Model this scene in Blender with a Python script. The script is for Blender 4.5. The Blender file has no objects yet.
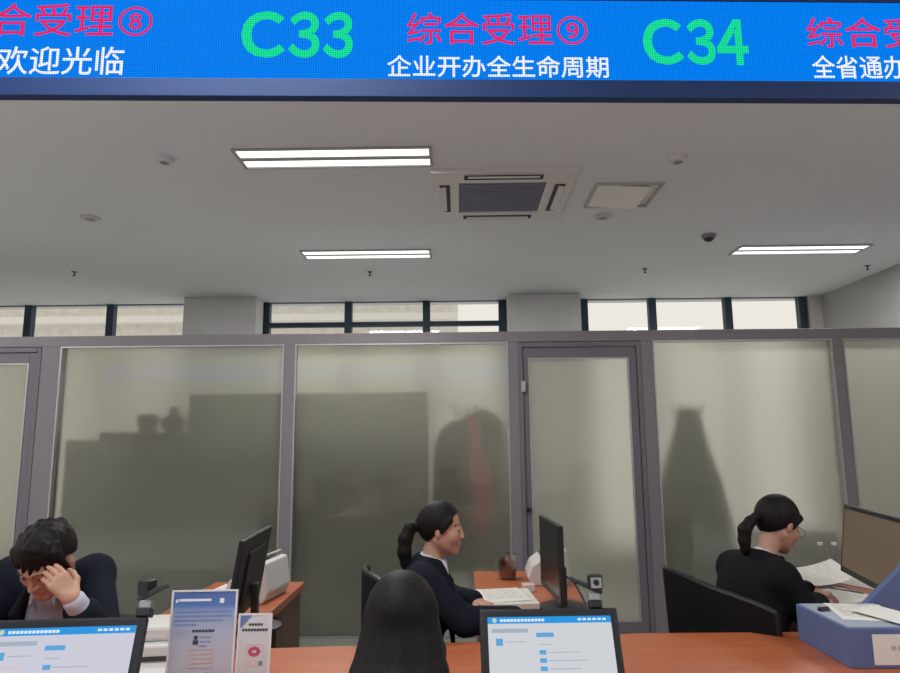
import bpy, bmesh, math, random
import numpy as np
from mathutils import Matrix, Vector
random.seed(7)
SC = bpy.context.scene
COL = SC.collection
R = math.radians

# ------------------------------------------------------------------ camera, world, exposure
cd = bpy.data.cameras.new('camera'); cam = bpy.data.objects.new('camera', cd); COL.objects.link(cam)
cd.sensor_fit = 'HORIZONTAL'; cd.sensor_width = 36.0; cd.lens = 27.0; cd.clip_start = 0.05; cd.clip_end = 200
PITCH, YAW, ROLL = R(9.0), R(0.7), R(0.5)
cf = Vector((-math.sin(YAW)*math.cos(PITCH), math.cos(YAW)*math.cos(PITCH), math.sin(PITCH)))
cr = Vector((math.cos(YAW), math.sin(YAW), 0)); cu = cr.cross(cf)
cR = cr*math.cos(ROLL) - cu*math.sin(ROLL); cU = cu*math.cos(ROLL) + cr*math.sin(ROLL)
cam.matrix_world = Matrix(((cR.x, cU.x, -cf.x, 0), (cR.y, cU.y, -cf.y, 0), (cR.z, cU.z, -cf.z, 1.5), (0, 0, 0, 1)))
SC.camera = cam
SC.view_settings.view_transform = 'Standard'; SC.view_settings.look = 'None'
SC.view_settings.exposure = 0.0; SC.view_settings.gamma = 1.0; SC.view_settings.use_curve_mapping = False
SC.cycles.use_denoising = True
SC.cycles.max_bounces = 14; SC.cycles.diffuse_bounces = 5; SC.cycles.glossy_bounces = 4
SC.cycles.transmission_bounces = 10; SC.cycles.transparent_max_bounces = 10
SC.cycles.caustics_reflective = False
w = bpy.data.worlds.new('sky'); SC.world = w; w.use_nodes = True
wb = w.node_tree.nodes['Background']; wb.inputs[0].default_value = (1.0, 0.945, 0.88, 1); wb.inputs[1].default_value = 0.94
LAMP_W = 33.0        # watts of each ceiling lamp
LAMP_E = 1.6         # glow of its tubes
# ------------------------------------------------------------------ materials
MATS = {}
def mat(name, col, rough=0.6, metal=0.0, emit=None, es=1.0, bump=None, var=None, spec=0.5):
    """bump=(scale,strength), var=(scale,amount) procedural unevenness of the colour"""
    if name in MATS: return MATS[name]
    m = bpy.data.materials.new(name); m.use_nodes = True; MATS[name] = m
    nt = m.node_tree; b = nt.nodes['Principled BSDF']
    b.inputs['Base Color'].default_value = (*col, 1); b.inputs['Roughness'].default_value = rough
    b.inputs['Metallic'].default_value = metal; b.inputs['Specular IOR Level'].default_value = spec
    if emit:
        b.inputs['Emission Color'].default_value = (*emit, 1); b.inputs['Emission Strength'].default_value = es
    if bump or var:
        tc = nt.nodes.new('ShaderNodeTexCoord')
    if bump:
        n = nt.nodes.new('ShaderNodeTexNoise'); n.inputs['Scale'].default_value = bump[0]; n.inputs['Detail'].default_value = 4
        bp = nt.nodes.new('ShaderNodeBump'); bp.inputs['Strength'].default_value = bump[1]; bp.inputs['Distance'].default_value = 0.01
        nt.links.new(tc.outputs['Object'], n.inputs['Vector']); nt.links.new(n.outputs['Fac'], bp.inputs['Height'])
        nt.links.new(bp.outputs['Normal'], b.inputs['Normal'])
    if var:
        n = nt.nodes.new('ShaderNodeTexNoise'); n.inputs['Scale'].default_value = var[0]; n.inputs['Detail'].default_value = 3
        cr_ = nt.nodes.new('ShaderNodeValToRGB'); a = var[1]
        cr_.color_ramp.elements[0].position = 0.3; cr_.color_ramp.elements[1].position = 0.7
        cr_.color_ramp.elements[0].color = (*[c*(1-a) for c in col], 1); cr_.color_ramp.elements[1].color = (*[min(1, c*(1+a)) for c in col], 1)
        nt.links.new(tc.outputs['Object'], n.inputs['Vector']); nt.links.new(n.outputs['Fac'], cr_.inputs['Fac'])
        nt.links.new(cr_.outputs['Color'], b.inputs['Base Color'])
    return m
def glow(name, col, s=1.0):
    return mat(name, (0.01, 0.01, 0.01), 0.4, emit=col, es=s, spec=0.2)

M_ceil = mat('ceiling_paint', (0.77, 0.79, 0.825), 0.9, var=(0.7, 0.02))
M_wall = mat('wall_paint', (0.70, 0.67, 0.62), 0.85, var=(1.5, 0.03))
M_floor = mat('floor_tile', (0.68, 0.685, 0.68), 0.4, var=(3, 0.08))
M_col = mat('column_plaster', (0.74, 0.73, 0.72), 0.9, var=(4, 0.05))
M_alu = mat('partition_aluminium', (0.27, 0.24, 0.265), 0.45, 0.08, var=(30, 0.03))
M_dfr = mat('door_aluminium', (0.20, 0.178, 0.21), 0.45, 0.08)
M_lip = mat('bright_aluminium_edge', (0.56, 0.54, 0.55), 0.45, 0.6)
M_wfr = mat('window_frame_blue', (0.022, 0.050, 0.085), 0.5)
M_black = mat('black_plastic', (0.012, 0.012, 0.014), 0.42, bump=(400, 0.05))
M_dark = mat('charcoal_plastic', (0.035, 0.035, 0.038), 0.5)
M_chair = mat('black_mesh_fabric', (0.007, 0.007, 0.008), 0.75, bump=(500, 0.4), spec=.2)
M_grey = mat('grey_plastic', (0.25, 0.25, 0.26), 0.5)
M_white = mat('white_plastic', (0.62, 0.60, 0.57), 0.45)
M_chrome = mat('chrome', (0.6, 0.6, 0.62), 0.2, 1.0)
M_paper = mat('paper', (0.74, 0.71, 0.66), 0.85, var=(40, 0.03))
M_print = mat('printed_paper', (0.66, 0.62, 0.54), 0.85, var=(60, 0.10))
M_ink = mat('grey_ink', (0.45, 0.43, 0.42), 0.9)
M_cab = mat('steel_cabinet', (0.27, 0.29, 0.265), 0.55, var=(3, 0.05))
M_cabd = mat('dark_board', (0.05, 0.052, 0.058), 0.6)
M_skin = mat('skin', (0.47, 0.255, 0.178), 0.55, var=(25, 0.06))
M_lips = mat('lips', (0.40, 0.15, 0.13), 0.5)
M_eye = mat('eye', (0.02, 0.015, 0.012), 0.2)
M_brow = mat('brow', (0.09, 0.05, 0.036), 0.8)
M_suit = mat('navy_suit', (0.008, 0.0105, 0.019), 0.85, bump=(300, 0.25), var=(60, 0.12), spec=.15)
M_suitb = mat('black_suit', (0.0075, 0.008, 0.010), 0.85, bump=(300, 0.25), var=(60, 0.12), spec=.15)
M_trous = mat('black_trousers', (0.012, 0.012, 0.014), 0.85)
M_shirt = mat('pale_blue_shirt', (0.48, 0.51, 0.62), 0.8, bump=(60, 0.2), var=(18, 0.10))
M_shirtw = mat('white_shirt', (0.58, 0.59, 0.64), 0.8, bump=(60, 0.2))
M_shoe = mat('black_leather', (0.01, 0.01, 0.01), 0.3)
M_blue = mat('blue_file_board', (0.10, 0.14, 0.29), 0.55, var=(20, 0.06))
M_bluelt = mat('pale_blue_board', (0.28, 0.33, 0.41), 0.55)
M_green = mat('dark_green_cloth', (0.020, 0.045, 0.034), 0.9, bump=(40, 0.5), var=(6, 0.25))
M_greyc = mat('grey_cloth', (0.045, 0.05, 0.058), 0.9, bump=(40, 0.5), var=(6, 0.2))
M_red = mat('red_cloth', (0.62, 0.05, 0.09), 0.9, bump=(40, 0.5))

def hair_mat():
    m = mat('dark_hair', (0.010, 0.008, 0.008), 0.55, spec=.18)
    nt = m.node_tree; b = nt.nodes['Principled BSDF']
    tc = nt.nodes.new('ShaderNodeTexCoord'); mp = nt.nodes.new('ShaderNodeMapping'); mp.inputs['Scale'].default_value = (160, 160, 14)
    n = nt.nodes.new('ShaderNodeTexNoise'); n.inputs['Scale'].default_value = 1; n.inputs['Detail'].default_value = 3
    r_ = nt.nodes.new('ShaderNodeValToRGB'); r_.color_ramp.elements[0].color = (0.004, 0.0035, 0.0035, 1); r_.color_ramp.elements[1].color = (0.012, 0.009, 0.0085, 1)
    bp = nt.nodes.new('ShaderNodeBump'); bp.inputs['Strength'].default_value = 0.5; bp.inputs['Distance'].default_value = 0.004
    L = nt.links.new
    L(tc.outputs['Object'], mp.inputs['Vector']); L(mp.outputs['Vector'], n.inputs['Vector']); L(n.outputs['Fac'], r_.inputs['Fac'])
    L(r_.outputs['Color'], b.inputs['Base Color']); L(n.outputs['Fac'], bp.inputs['Height']); L(bp.outputs['Normal'], b.inputs['Normal'])
    return m
M_hair = hair_mat()

def wood_mat(name, c1, c2, rough):
    m = mat(name, c1, rough); nt = m.node_tree; b = nt.nodes['Principled BSDF']; L = nt.links.new
    tc = nt.nodes.new('ShaderNodeTexCoord'); mp = nt.nodes.new('ShaderNodeMapping'); mp.inputs['Scale'].default_value = (1.2, 14, 14)
    n = nt.nodes.new('ShaderNodeTexNoise'); n.inputs['Scale'].default_value = 1.6; n.inputs['Detail'].default_value = 5; n.inputs['Distortion'].default_value = 0.6
    r_ = nt.nodes.new('ShaderNodeValToRGB'); r_.color_ramp.elements[0].color = (*c1, 1); r_.color_ramp.elements[1].color = (*c2, 1)
    r_.color_ramp.elements[0].position = 0.3; r_.color_ramp.elements[1].position = 0.75
    L(tc.outputs['Object'], mp.inputs['Vector']); L(mp.outputs['Vector'], n.inputs['Vector']); L(n.outputs['Fac'], r_.inputs['Fac']); L(r_.outputs['Color'], b.inputs['Base Color'])
    return m
M_wood = wood_mat('orange_wood', (0.37, 0.098, 0.038), (0.46, 0.132, 0.052), 0.38)
M_woodd = wood_mat('brown_wood', (0.105, 0.055, 0.040), (0.15, 0.080, 0.058), 0.5)

def frost_mat(name, tint, rough, mixd, white=(0.75, 0.77, 0.70)):
    m = bpy.data.materials.new(name); m.use_nodes = True; nt = m.node_tree; nt.nodes.clear(); L = nt.links.new
    o = nt.nodes.new('ShaderNodeOutputMaterial')
    rf = nt.nodes.new('ShaderNodeBsdfRefraction'); rf.inputs['Color'].default_value = (*tint, 1); rf.inputs['Roughness'].default_value = rough; rf.inputs['IOR'].default_value = 1.3
    df = nt.nodes.new('ShaderNodeBsdfDiffuse'); df.inputs['Color'].default_value = (*white, 1)
    tl = nt.nodes.new('ShaderNodeBsdfTranslucent'); tl.inputs['Color'].default_value = (*white, 1)
    m0 = nt.nodes.new('ShaderNodeMixShader'); m0.inputs[0].default_value = 0.74
    m1 = nt.nodes.new('ShaderNodeMixShader'); m1.inputs[0].default_value = mixd
    gl = nt.nodes.new('ShaderNodeBsdfGlossy'); gl.inputs['Roughness'].default_value = 0.035
    fr = nt.nodes.new('ShaderNodeFresnel'); fr.inputs['IOR'].default_value = 1.7
    m2 = nt.nodes.new('ShaderNodeMixShader')
    L(df.outputs[0], m0.inputs[1]); L(tl.outputs[0], m0.inputs[2])
    L(rf.outputs[0], m1.inputs[1]); L(m0.outputs[0], m1.inputs[2])
    L(fr.outputs[0], m2.inputs[0]); L(m1.outputs[0], m2.inputs[1]); L(gl.outputs[0], m2.inputs[2]); L(m2.outputs[0], o.inputs['Surface'])
    return m
M_frost = frost_mat('frosted_glass', (0.985, 0.985, 0.945), 0.42, 0.36, (.92, .90, .77))

def clear_mat(name, tint, a):
    m = bpy.data.materials.new(name); m.use_nodes = True; nt = m.node_tree; nt.nodes.clear(); L = nt.links.new
    o = nt.nodes.new('ShaderNodeOutputMaterial'); t = nt.nodes.new('ShaderNodeBsdfTransparent'); t.inputs['Color'].default_value = (*tint, 1)
    g = nt.nodes.new('ShaderNodeBsdfGlossy'); g.inputs['Roughness'].default_value = 0.03
    x = nt.nodes.new('ShaderNodeMixShader'); x.inputs[0].default_value = a
    L(t.outputs[0], x.inputs[1]); L(g.outputs[0], x.inputs[2]); L(x.outputs[0], o.inputs['Surface'])
    return m
M_pane = clear_mat('window_glass', (0.96, 0.97, 0.96), 0.015)
M_clear = clear_mat('clear_plastic', (0.90, 0.92, 0.92), 0.12)
M_mug = clear_mat('mug_glass', (0.86, 0.86, 0.84), 0.14)

def led_mat(name, col, s):
    """light-emitting pixels on a 7.6 mm pitch"""
    m = bpy.data.materials.new(name); m.use_nodes = True; nt = m.node_tree; b = nt.nodes['Principled BSDF']; L = nt.links.new
    b.inputs['Base Color'].default_value = (0.001, 0.001, 0.002, 1); b.inputs['Roughness'].default_value = 0.8; b.inputs['Specular IOR Level'].default_value = 0.0
    tc = nt.nodes.new('ShaderNodeTexCoord'); sp = nt.nodes.new('ShaderNodeSeparateXYZ'); L(tc.outputs['Object'], sp.inputs[0])
    acc = None
    for ax in ('X', 'Z'):
        a = nt.nodes.new('ShaderNodeMath'); a.operation = 'MULTIPLY'; a.inputs[1].default_value = 2*math.pi/0.0076
        c = nt.nodes.new('ShaderNodeMath'); c.operation = 'COSINE'
        L(sp.outputs[ax], a.inputs[0]); L(a.outputs[0], c.inputs[0])
        if acc is None: acc = c
        else:
            d = nt.nodes.new('ShaderNodeMath'); d.operation = 'ADD'; L(acc.outputs[0], d.inputs[0]); L(c.outputs[0], d.inputs[1]); acc = d
    e = nt.nodes.new('ShaderNodeMath'); e.operation = 'MULTIPLY_ADD'; e.inputs[1].default_value = 0.20*s; e.inputs[2].default_value = s
    L(acc.outputs[0], e.inputs[0]); L(e.outputs[0], b.inputs['Emission Strength']); b.inputs['Emission Color'].default_value = (*col, 1)
    return m
M_ledblue = led_mat('led_blue', (0.001, 0.20, 0.85), 1.0)
M_ledred = led_mat('led_red', (0.80, 0.02, 0.14), 1.0)
M_ledgreen = led_mat('led_green', (0.01, 0.70, 0.30), 1.0)
M_ledwhite = led_mat('led_white', (0.86, 0.90, 1.0), 1.0)
M_ledcase = mat('led_case', (0.020, 0.042, 0.125), 0.55, spec=.2)

# ------------------------------------------------------------------ mesh helpers
class MB:
    def __init__(self, M=None): self.bm = bmesh.new(); self.M = M or Matrix()
    def _x(self, vs, M=None):
        T = self.M @ M if M is not None else self.M
        for v in vs: v.co = T @ v.co
    def box(self, a, b, bev=0.0, M=None, seg=2):
        a = [min(p, q) for p, q in zip(a, b)] if False else list(a); b = list(b)
        lo = [min(a[i], b[i]) for i in range(3)]; hi = [max(a[i], b[i]) for i in range(3)]
        t = bmesh.new(); bmesh.ops.create_cube(t, size=1)
        for v in t.verts: v.co = Vector([lo[i] + (v.co[i]+.5)*(hi[i]-lo[i]) for i in range(3)])
        if bev: bmesh.ops.bevel(t, geom=list(t.edges), offset=bev, segments=seg, profile=0.5, affect='EDGES')
        self._x(t.verts, M); self._merge(t); return self
    def _merge(self, t):
        me = bpy.data.meshes.new('t'); t.to_mesh(me); t.free(); self.bm.from_mesh(me); bpy.data.meshes.remove(me)
    def cyl(self, a, b, r, r2=None, n=16, bev=0, M=None):
        a, b = Vector(a), Vector(b); d = b - a
        t = bmesh.new(); bmesh.ops.create_cone(t, cap_ends=True, segments=n, radius1=r, radius2=r if r2 is None else r2, depth=d.length)
        q = Vector((0, 0, 1)).rotation_difference(d.normalized()).to_matrix().to_4x4()
        T = Matrix.Translation((a+b)/2) @ q
        for v in t.verts: v.co = T @ v.co
        if bev:
            es = [e for e in t.edges if len(e.link_faces) == 2 and any(len(f.verts) > 4 for f in e.link_faces)]
            bmesh.ops.bevel(t, geom=es, offset=bev, segments=2, profile=0.5, affect='EDGES')
        self._x(t.verts, M); self._merge(t); return self
    def lathe(self, prof, c=(0, 0, 0), n=24, M=None):
        t = bmesh.new(); rings = []
        for r, z in prof:
            rings.append([t.verts.new((c[0]+r*math.cos(2*math.pi*k/n), c[1]+r*math.sin(2*math.pi*k/n), c[2]+z)) for k in range(n)])
        for i in range(len(rings)-1):
            for k in range(n):
                t.faces.new((rings[i][k], rings[i][(k+1) % n], rings[i+1][(k+1) % n], rings[i+1][k]))
        t.faces.new(rings[0][::-1]); t.faces.new(rings[-1])
        self._x(t.verts, M); self._merge(t); return self
    def tube(self, pts, r, n=8, M=None):
        pts = [Vector(p) for p in pts]; t = bmesh.new(); rings = []
        for i, p in enumerate(pts):
            d = (pts[min(i+1, len(pts)-1)] - pts[max(i-1, 0)]).normalized()
            x = d.cross(Vector((0, 0, 1)))
            if x.length < 1e-3: x = Vector((1, 0, 0))
            x.normalize(); y = d.cross(x); rr = r[i] if isinstance(r, (list, tuple)) else r
            rings.append([t.verts.new(p + x*rr*math.cos(2*math.pi*k/n) + y*rr*math.sin(2*math.pi*k/n)) for k in range(n)])
        for i in range(len(rings)-1):
            for k in range(n): t.faces.new((rings[i][k], rings[i][(k+1) % n], rings[i+1][(k+1) % n], rings[i+1][k]))
        t.faces.new(rings[0][::-1]); t.faces.new(rings[-1])
        self._x(t.verts, M); self._merge(t); return self
    def prism(self, poly, z0, z1, bev=0, M=None):
        t = bmesh.new(); lo = [t.verts.new((x, y, z0)) for x, y in poly]; hi = [t.verts.new((x, y, z1)) for x, y in poly]; n = len(poly)
        t.faces.new(lo[::-1]); t.faces.new(hi)
        for i in range(n): t.faces.new((lo[i], lo[(i+1) % n], hi[(i+1) % n], hi[i]))
        bmesh.ops.recalc_face_normals(t, faces=list(t.faces))
        if bev: bmesh.ops.bevel(t, geom=list(t.edges), offset=bev, segments=2, profile=0.5, affect='EDGES')
        self._x(t.verts, M); self._merge(t); return self
    def quad(self, pts, M=None):
        t = bmesh.new(); t.faces.new([t.verts.new(p) for p in pts]); self._x(t.verts, M); self._merge(t); return self
    def sheet(self, W, D, f, th=0.0006, nx=10, ny=10, M=None):
        t = bmesh.new()
        def layer(o): return [[t.verts.new((-W/2+W*i/nx, -D/2+D*j/ny, f(i/nx, j/ny)+o)) for j in range(ny+1)] for i in range(nx+1)]
        a, b = layer(0), layer(th)
        for i in range(nx):
            for j in range(ny):
                t.faces.new((b[i][j], b[i+1][j], b[i+1][j+1], b[i][j+1])); t.faces.new((a[i][j], a[i][j+1], a[i+1][j+1], a[i+1][j]))
        for i in range(nx):
            t.faces.new((a[i][0], a[i+1][0], b[i+1][0], b[i][0])); t.faces.new((a[i+1][ny], a[i][ny], b[i][ny], b[i+1][ny]))
        for j in range(ny):
            t.faces.new((a[0][j+1], a[0][j], b[0][j], b[0][j+1])); t.faces.new((a[nx][j], a[nx][j+1], b[nx][j+1], b[nx][j]))
        self._x(t.verts, M); self._merge(t); return self
    def build(self, name, m, parent=None, smooth=False):
        me = bpy.data.meshes.new(name); self.bm.to_mesh(me); self.bm.free()
        o = bpy.data.objects.new(name, me); COL.objects.link(o); me.materials.append(m)
        if parent: o.parent = parent
        if smooth:
            for p in me.polygons: p.use_smooth = True
            try: me.set_sharp_from_angle(angle=R(40))
            except Exception: pass
        return o
def tag(o, label, cat, group=None, kind=None):
    o['label'] = label; o['category'] = cat
    if group: o['group'] = group
    if kind: o['kind'] = kind
    return o
def thing(name, label, cat, loc=(0, 0, 0), rz=0.0, group=None):
    o = bpy.data.objects.new(name, None); COL.objects.link(o); o.empty_display_size = 0.1
    o.location = loc; o.rotation_euler = (0, 0, rz); return tag(o, label, cat, group)
def struct(o): o['kind'] = 'structure'; return o
def sroot(name):
    o = bpy.data.objects.new(name, None); COL.objects.link(o); o['kind'] = 'structure'; return o
def copy_tree(o, loc, rz=None, label=None):
    c = o.copy(); COL.objects.link(c); c.location = loc
    if rz is not None: c.rotation_euler = (0, 0, rz)
    if label: c['label'] = label
    for ch in list(o.children):
        d = ch.copy(); COL.objects.link(d); d.parent = c
        for g in list(ch.children):
            e = g.copy(); COL.objects.link(e); e.parent = d
    return c
def text_mesh(s, name, m, parent, x0, x1, z0, z1, y, flip=False, ext=0.0008, offset=0.0):
    """letters stretched over x0..x1, z0..z1 in the plane y of the parent, facing -y (or +y when flip)"""
    c = bpy.data.curves.new(name, 'FONT'); c.body = s; c.size = 1; c.extrude = 0; c.offset = offset; c.resolution_u = 4
    t = bpy.data.objects.new('t', c); COL.objects.link(t)
    dg = bpy.context.evaluated_depsgraph_get(); dg.update()
    me = bpy.data.meshes.new_from_object(t.evaluated_get(dg)); bpy.data.objects.remove(t); bpy.data.curves.remove(c)
    co = np.array([v.co[:] for v in me.vertices]); lo, hi = co.min(0), co.max(0)
    for v in me.vertices:
        u = (v.co.x-lo[0])/(hi[0]-lo[0]); q = (v.co.y-lo[1])/(hi[1]-lo[1])
        xx = x0+(x1-x0)*u
        v.co = (xx, y, z0+(z1-z0)*q)
    me.name = name; o = bpy.data.objects.new(name, me); COL.objects.link(o); me.materials.clear(); me.materials.append(m); o.parent = parent
    b = bmesh.new(); b.from_mesh(me)
    r_ = bmesh.ops.extrude_face_region(b, geom=list(b.faces))
    for v in [g for g in r_['geom'] if isinstance(g, bmesh.types.BMVert)]: v.co.y += ext if flip else -ext
    bmesh.ops.recalc_face_normals(b, faces=list(b.faces)); b.to_mesh(me); b.free()
    return o

# ------------------------------------------------------------------ room shell
X0, X1, Y0, Y1, ZC = -6.6, 4.45, -3.6, 8.15, 3.25
struct(MB().box((X0-.15, Y0-.15, -.12), (X1+.15, 2.62, 0)).build('floor', M_floor))
struct(MB().box((X0-.15, 2.62, -.12), (X1+.15, Y1+.3, 0)).build('floor', mat('office_floor_tile', (.30, .315, .27), .4, var=(3, .08))))
struct(MB().box((X0-.15, Y0-.15, ZC), (X1+.15, Y1+.3, ZC+.12)).build('ceiling', M_ceil))
struct(MB().box((X0-.15, Y0-.15, 0), (X0, Y1+.3, ZC)).build('wall_left', M_wall))
struct(MB().box((X1, Y0-.15, 0), (X1+.15, Y1+.3, ZC)).build('wall_right', mat('grey_wall_paint', (.42, .41, .40), .9, var=(1.5, .03))))
struct(MB().box((X0, Y0-.15, 0), (X1, Y0, ZC)).build('wall_front', M_wall))
# outer wall with three window openings between the columns
WINS = [(-6.45, -3.12), (-2.44, 0.60), (1.50, 4.30)]
bw = MB(); SILL = 0.22
bw.box((X0, Y1, 0), (X1, Y1+.25, SILL))
ed = [X0] + [v for a in WINS for v in a] + [X1]
for i in range(0, len(ed), 2): bw.box((ed[i], Y1, SILL), (ed[i+1], Y1+.25, ZC))
struct(bw.build('wall_back', M_wall))
c = MB().box((-3.27, Y1-.30, 0), (-2.40, Y1-.001, ZC-.001), 0.006).build('column', M_col); struct(c)
c = MB().box((0.60, Y1-.30, 0), (1.455, Y1-.001, ZC-.001), 0.006).build('column', M_col); struct(c)
def window(n, x0, x1, muls, bar):
    r_ = sroot('window_%d' % n); y = Y1+.06
    f = MB()
    f.box((x0, y, SILL), (x1, y+.06, SILL+.06)); f.box((x0, y, ZC-.008), (x1, y+.06, ZC))
    f.build('window_frame', M_wfr, r_)
    for m_ in muls: MB().box((m_-.045, y-.02, SILL), (m_+.045, y+.08, ZC), .004).build('mullion', M_wfr, r_)
    if bar:
        for z in bar: MB().box((x0, y-.005, z-.03), (x1, y+.065, z+.03), .004).build('crossbar', M_wfr, r_)
    MB().box((x0, y+.025, SILL+.05), (x1, y+.033, ZC-.02)).build('pane', M_pane, r_)
    MB().box((x0-.02, Y1-.10, SILL-.04), (x1+.02, Y1+.06, SILL), .005).build('window_sill', M_wall, r_)
    a = bpy.data.lights.new('daylight', 'AREA'); a.shape = 'RECTANGLE'; a.size = x1-x0; a.size_y = ZC-SILL; a.cycles.is_portal = True
    lo = bpy.data.objects.new('daylight', a); COL.objects.link(lo); lo.location = ((x0+x1)/2, Y1+.2, (SILL+ZC)/2); lo.rotation_euler = (R(-90), 0, 0); lo.parent = r_
window(1, *WINS[0], [-6.40, -5.36, -4.33, -3.20], None)
window(2, *WINS[1], [-2.38, -1.36, -0.39, 0.55], [2.965, 2.0])
window(3, *WINS[2], [1.56, 2.40, 3.33, 4.24], None)
# pale block across the street, seen through the windows on the left
bd = thing('building', 'pale building seen through the two windows on the left of the room', 'building', (-6, 16, -3))
MB().box((-14, 0, 0), (6.0, 6, 14)).build('facade', mat('facade_render', (0.72, 0.70, 0.66), 0.9, var=(6, 0.10)), bd)
for k in range(4): MB().box((-14, -.35, 4.2+k*1.6), (6.0, 0, 4.36+k*1.6)).build('ledge', mat('ledge_render', (0.80, 0.785, 0.75), 0.9), bd)

# ------------------------------------------------------------------ glazed partition, x positions on the line y = 5.6
PY = 5.60; PB, PT = 2.327, 2.416
pr = sroot('wall_partition')
MB().box((X0, PY-.05, PB), (X1, PY+.05, PT), .004).build('top_rail', M_alu, pr)
MB().box((X0, PY-.05, 0), (-4.575, PY+.05, PB)).build('solid_panel', M_wall, pr)
POSTS = [(-3.515, -3.355), (-1.462, -1.370), (0.415, 0.500), (1.520, 1.622), (3.110, 3.200), (4.40, 4.49), (-4.62, -4.5)]
for a, b in [(p*.99, q*.99) for p, q in POSTS]: MB().box((a, PY-.055, 0), (b, PY+.055, PB), .004).build('post', M_alu, pr)
PANES = [(-3.355, -1.462), (-1.370, 0.415), (1.622, 3.110), (3.200, 4.40)]
for a, b in [(p*.99, q*.99) for p, q in PANES]:
    MB().box((a+.002, PY-.006, .013), (b-.002, PY+.006, PB-.003)).build('frosted_pane', M_frost, pr)
    MB().box((a+.001, PY-.035, 0), (b-.001, PY+.035, .012), .002).build('bottom_rail', M_alu, pr)
    e = MB()
    e.box((a, PY-.058, .012), (a+.012, PY-.012, PB)); e.box((b-.012, PY-.058, .012), (b, PY-.012, PB)); e.box((a+.012, PY-.058, PB-.012), (b-.012, PY-.012, PB))
    e.build('glazing_bead', M_lip, pr)
def door(n, x0, x1, hinge_left):
    d = sroot('door_%d' % n); j = .035; zt = PB-.005
    f = MB(); f.box((x0, PY-.06, 0), (x0+j, PY+.04, zt), .003); f.box((x1-j, PY-.06, 0), (x1, PY+.04, zt), .003); f.box((x0+j, PY-.06, zt-.04), (x1-j, PY+.04, zt), .003)
    f.build('door_frame', M_dfr, d)
    l0, l1, lz = x0+j+.004, x1-j-.004, zt-.045
    st = .062
    g = MB(); g.box((l0, PY-.045, .01), (l0+st-.02, PY+.0, lz), .003); g.box((l1-st, PY-.045, .01), (l1, PY+.0, lz), .003)
    g.box((l0+st-.02, PY-.045, lz-.085), (l1-st, PY, lz), .003); g.box((l0+st-.02, PY-.045, .01), (l1-st, PY, .115), .003)
    lf = g.build('door_leaf', M_dfr, d)
    MB().box((l0+st-.021, PY-.026, .116), (l1-st+.001, PY-.016, lz-.086)).build('door_pane', M_frost, lf)
    MB().box((l0+st-.02, PY-.047, .115), (l1-st, PY-.03, .128)).build('glazing_bead', M_lip, lf)
    b = MB(); b.box((l0+st-.02, PY-.05, .128), (l0+st-.008, PY-.03, lz-.085)); b.box((l1-st-.012, PY-.05, .128), (l1-st, PY-.03, lz-.085)); b.box((l0+st-.008, PY-.05, lz-.097), (l1-st-.012, PY-.03, lz-.085)); b.build('glazing_bead', M_lip, lf)
    MB().box((x0+j-.018, PY-.075, 1.91), (x0+j+.018, PY-.055, 2.00), .003).build('hinge', M_lip, d)
    k = MB(); k.cyl((x0+j+.02, PY-.045, .97), (x0+j+.02, PY-.075, .97), .018); k.build('lock', M_black, d, True)
door(1, 0.495, 1.505, True)
door(2, -4.45, -3.480, True)

# ------------------------------------------------------------------ ceiling things
LG = 'recessed ceiling lamps with twin glowing strips'
def ceiling_lamp(x, y, label):
    t = thing('ceiling_lamp', label, 'lamp', (x, y, ZC), 0, LG)
    f = MB(); L_, W_ = .60, .145
    f.box((-L_, -W_, -.012), (L_, -W_+.018, -.0005)); f.box((-L_, W_-.018, -.012), (L_, W_, -.0005)); f.box((-L_, -W_+.018, -.012), (-L_+.02, W_-.018, -.0005)); f.box((L_-.02, -W_+.018, -.012), (L_, W_-.018, -.0005))
    f.box((-L_+.02, -.023, -.010), (L_-.02, .023, -.0005))
    f.build('frame', mat('lamp_frame', (.42, .41, .41), .5), t)
    for s in (-1, 1):
        MB().box((-L_+.02, s*.07-.046, -.007), (L_-.02, s*.07+.046, -.0005)).build('light_strip', glow('lamp_glow', (1, .985, .93), LAMP_E), t)
    a = bpy.data.lights.new('lamp_light', 'AREA'); a.shape = 'RECTANGLE'; a.size = 1.1; a.size_y = .24; a.energy = LAMP_W; a.color = (.98, .98, .965)
    o = bpy.data.objects.new('lamp_light', a); COL.objects.link(o); o.location = (0, 0, -.02); o.parent = t
    return t
ceiling_lamp(-.745, 3.93, 'long bright twin-strip ceiling lamp close behind the blue LED board')
ceiling_lamp(-.84, 6.08, 'far thin bright ceiling lamp above the middle window')
ceiling_lamp(3.17, 6.10, 'thin bright ceiling lamp near the bare wall on the right')
for i, (x, y) in enumerate([(-4.7, 3.93), (-.745, 1.4), (3.2, 1.4), (-4.7, 1.4), (-.745, -.25), (3.2, -.25), (-4.7, -.25)]):
    ceiling_lamp(x, y, 'bright ceiling lamp out over the visitors side of the hall')

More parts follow.
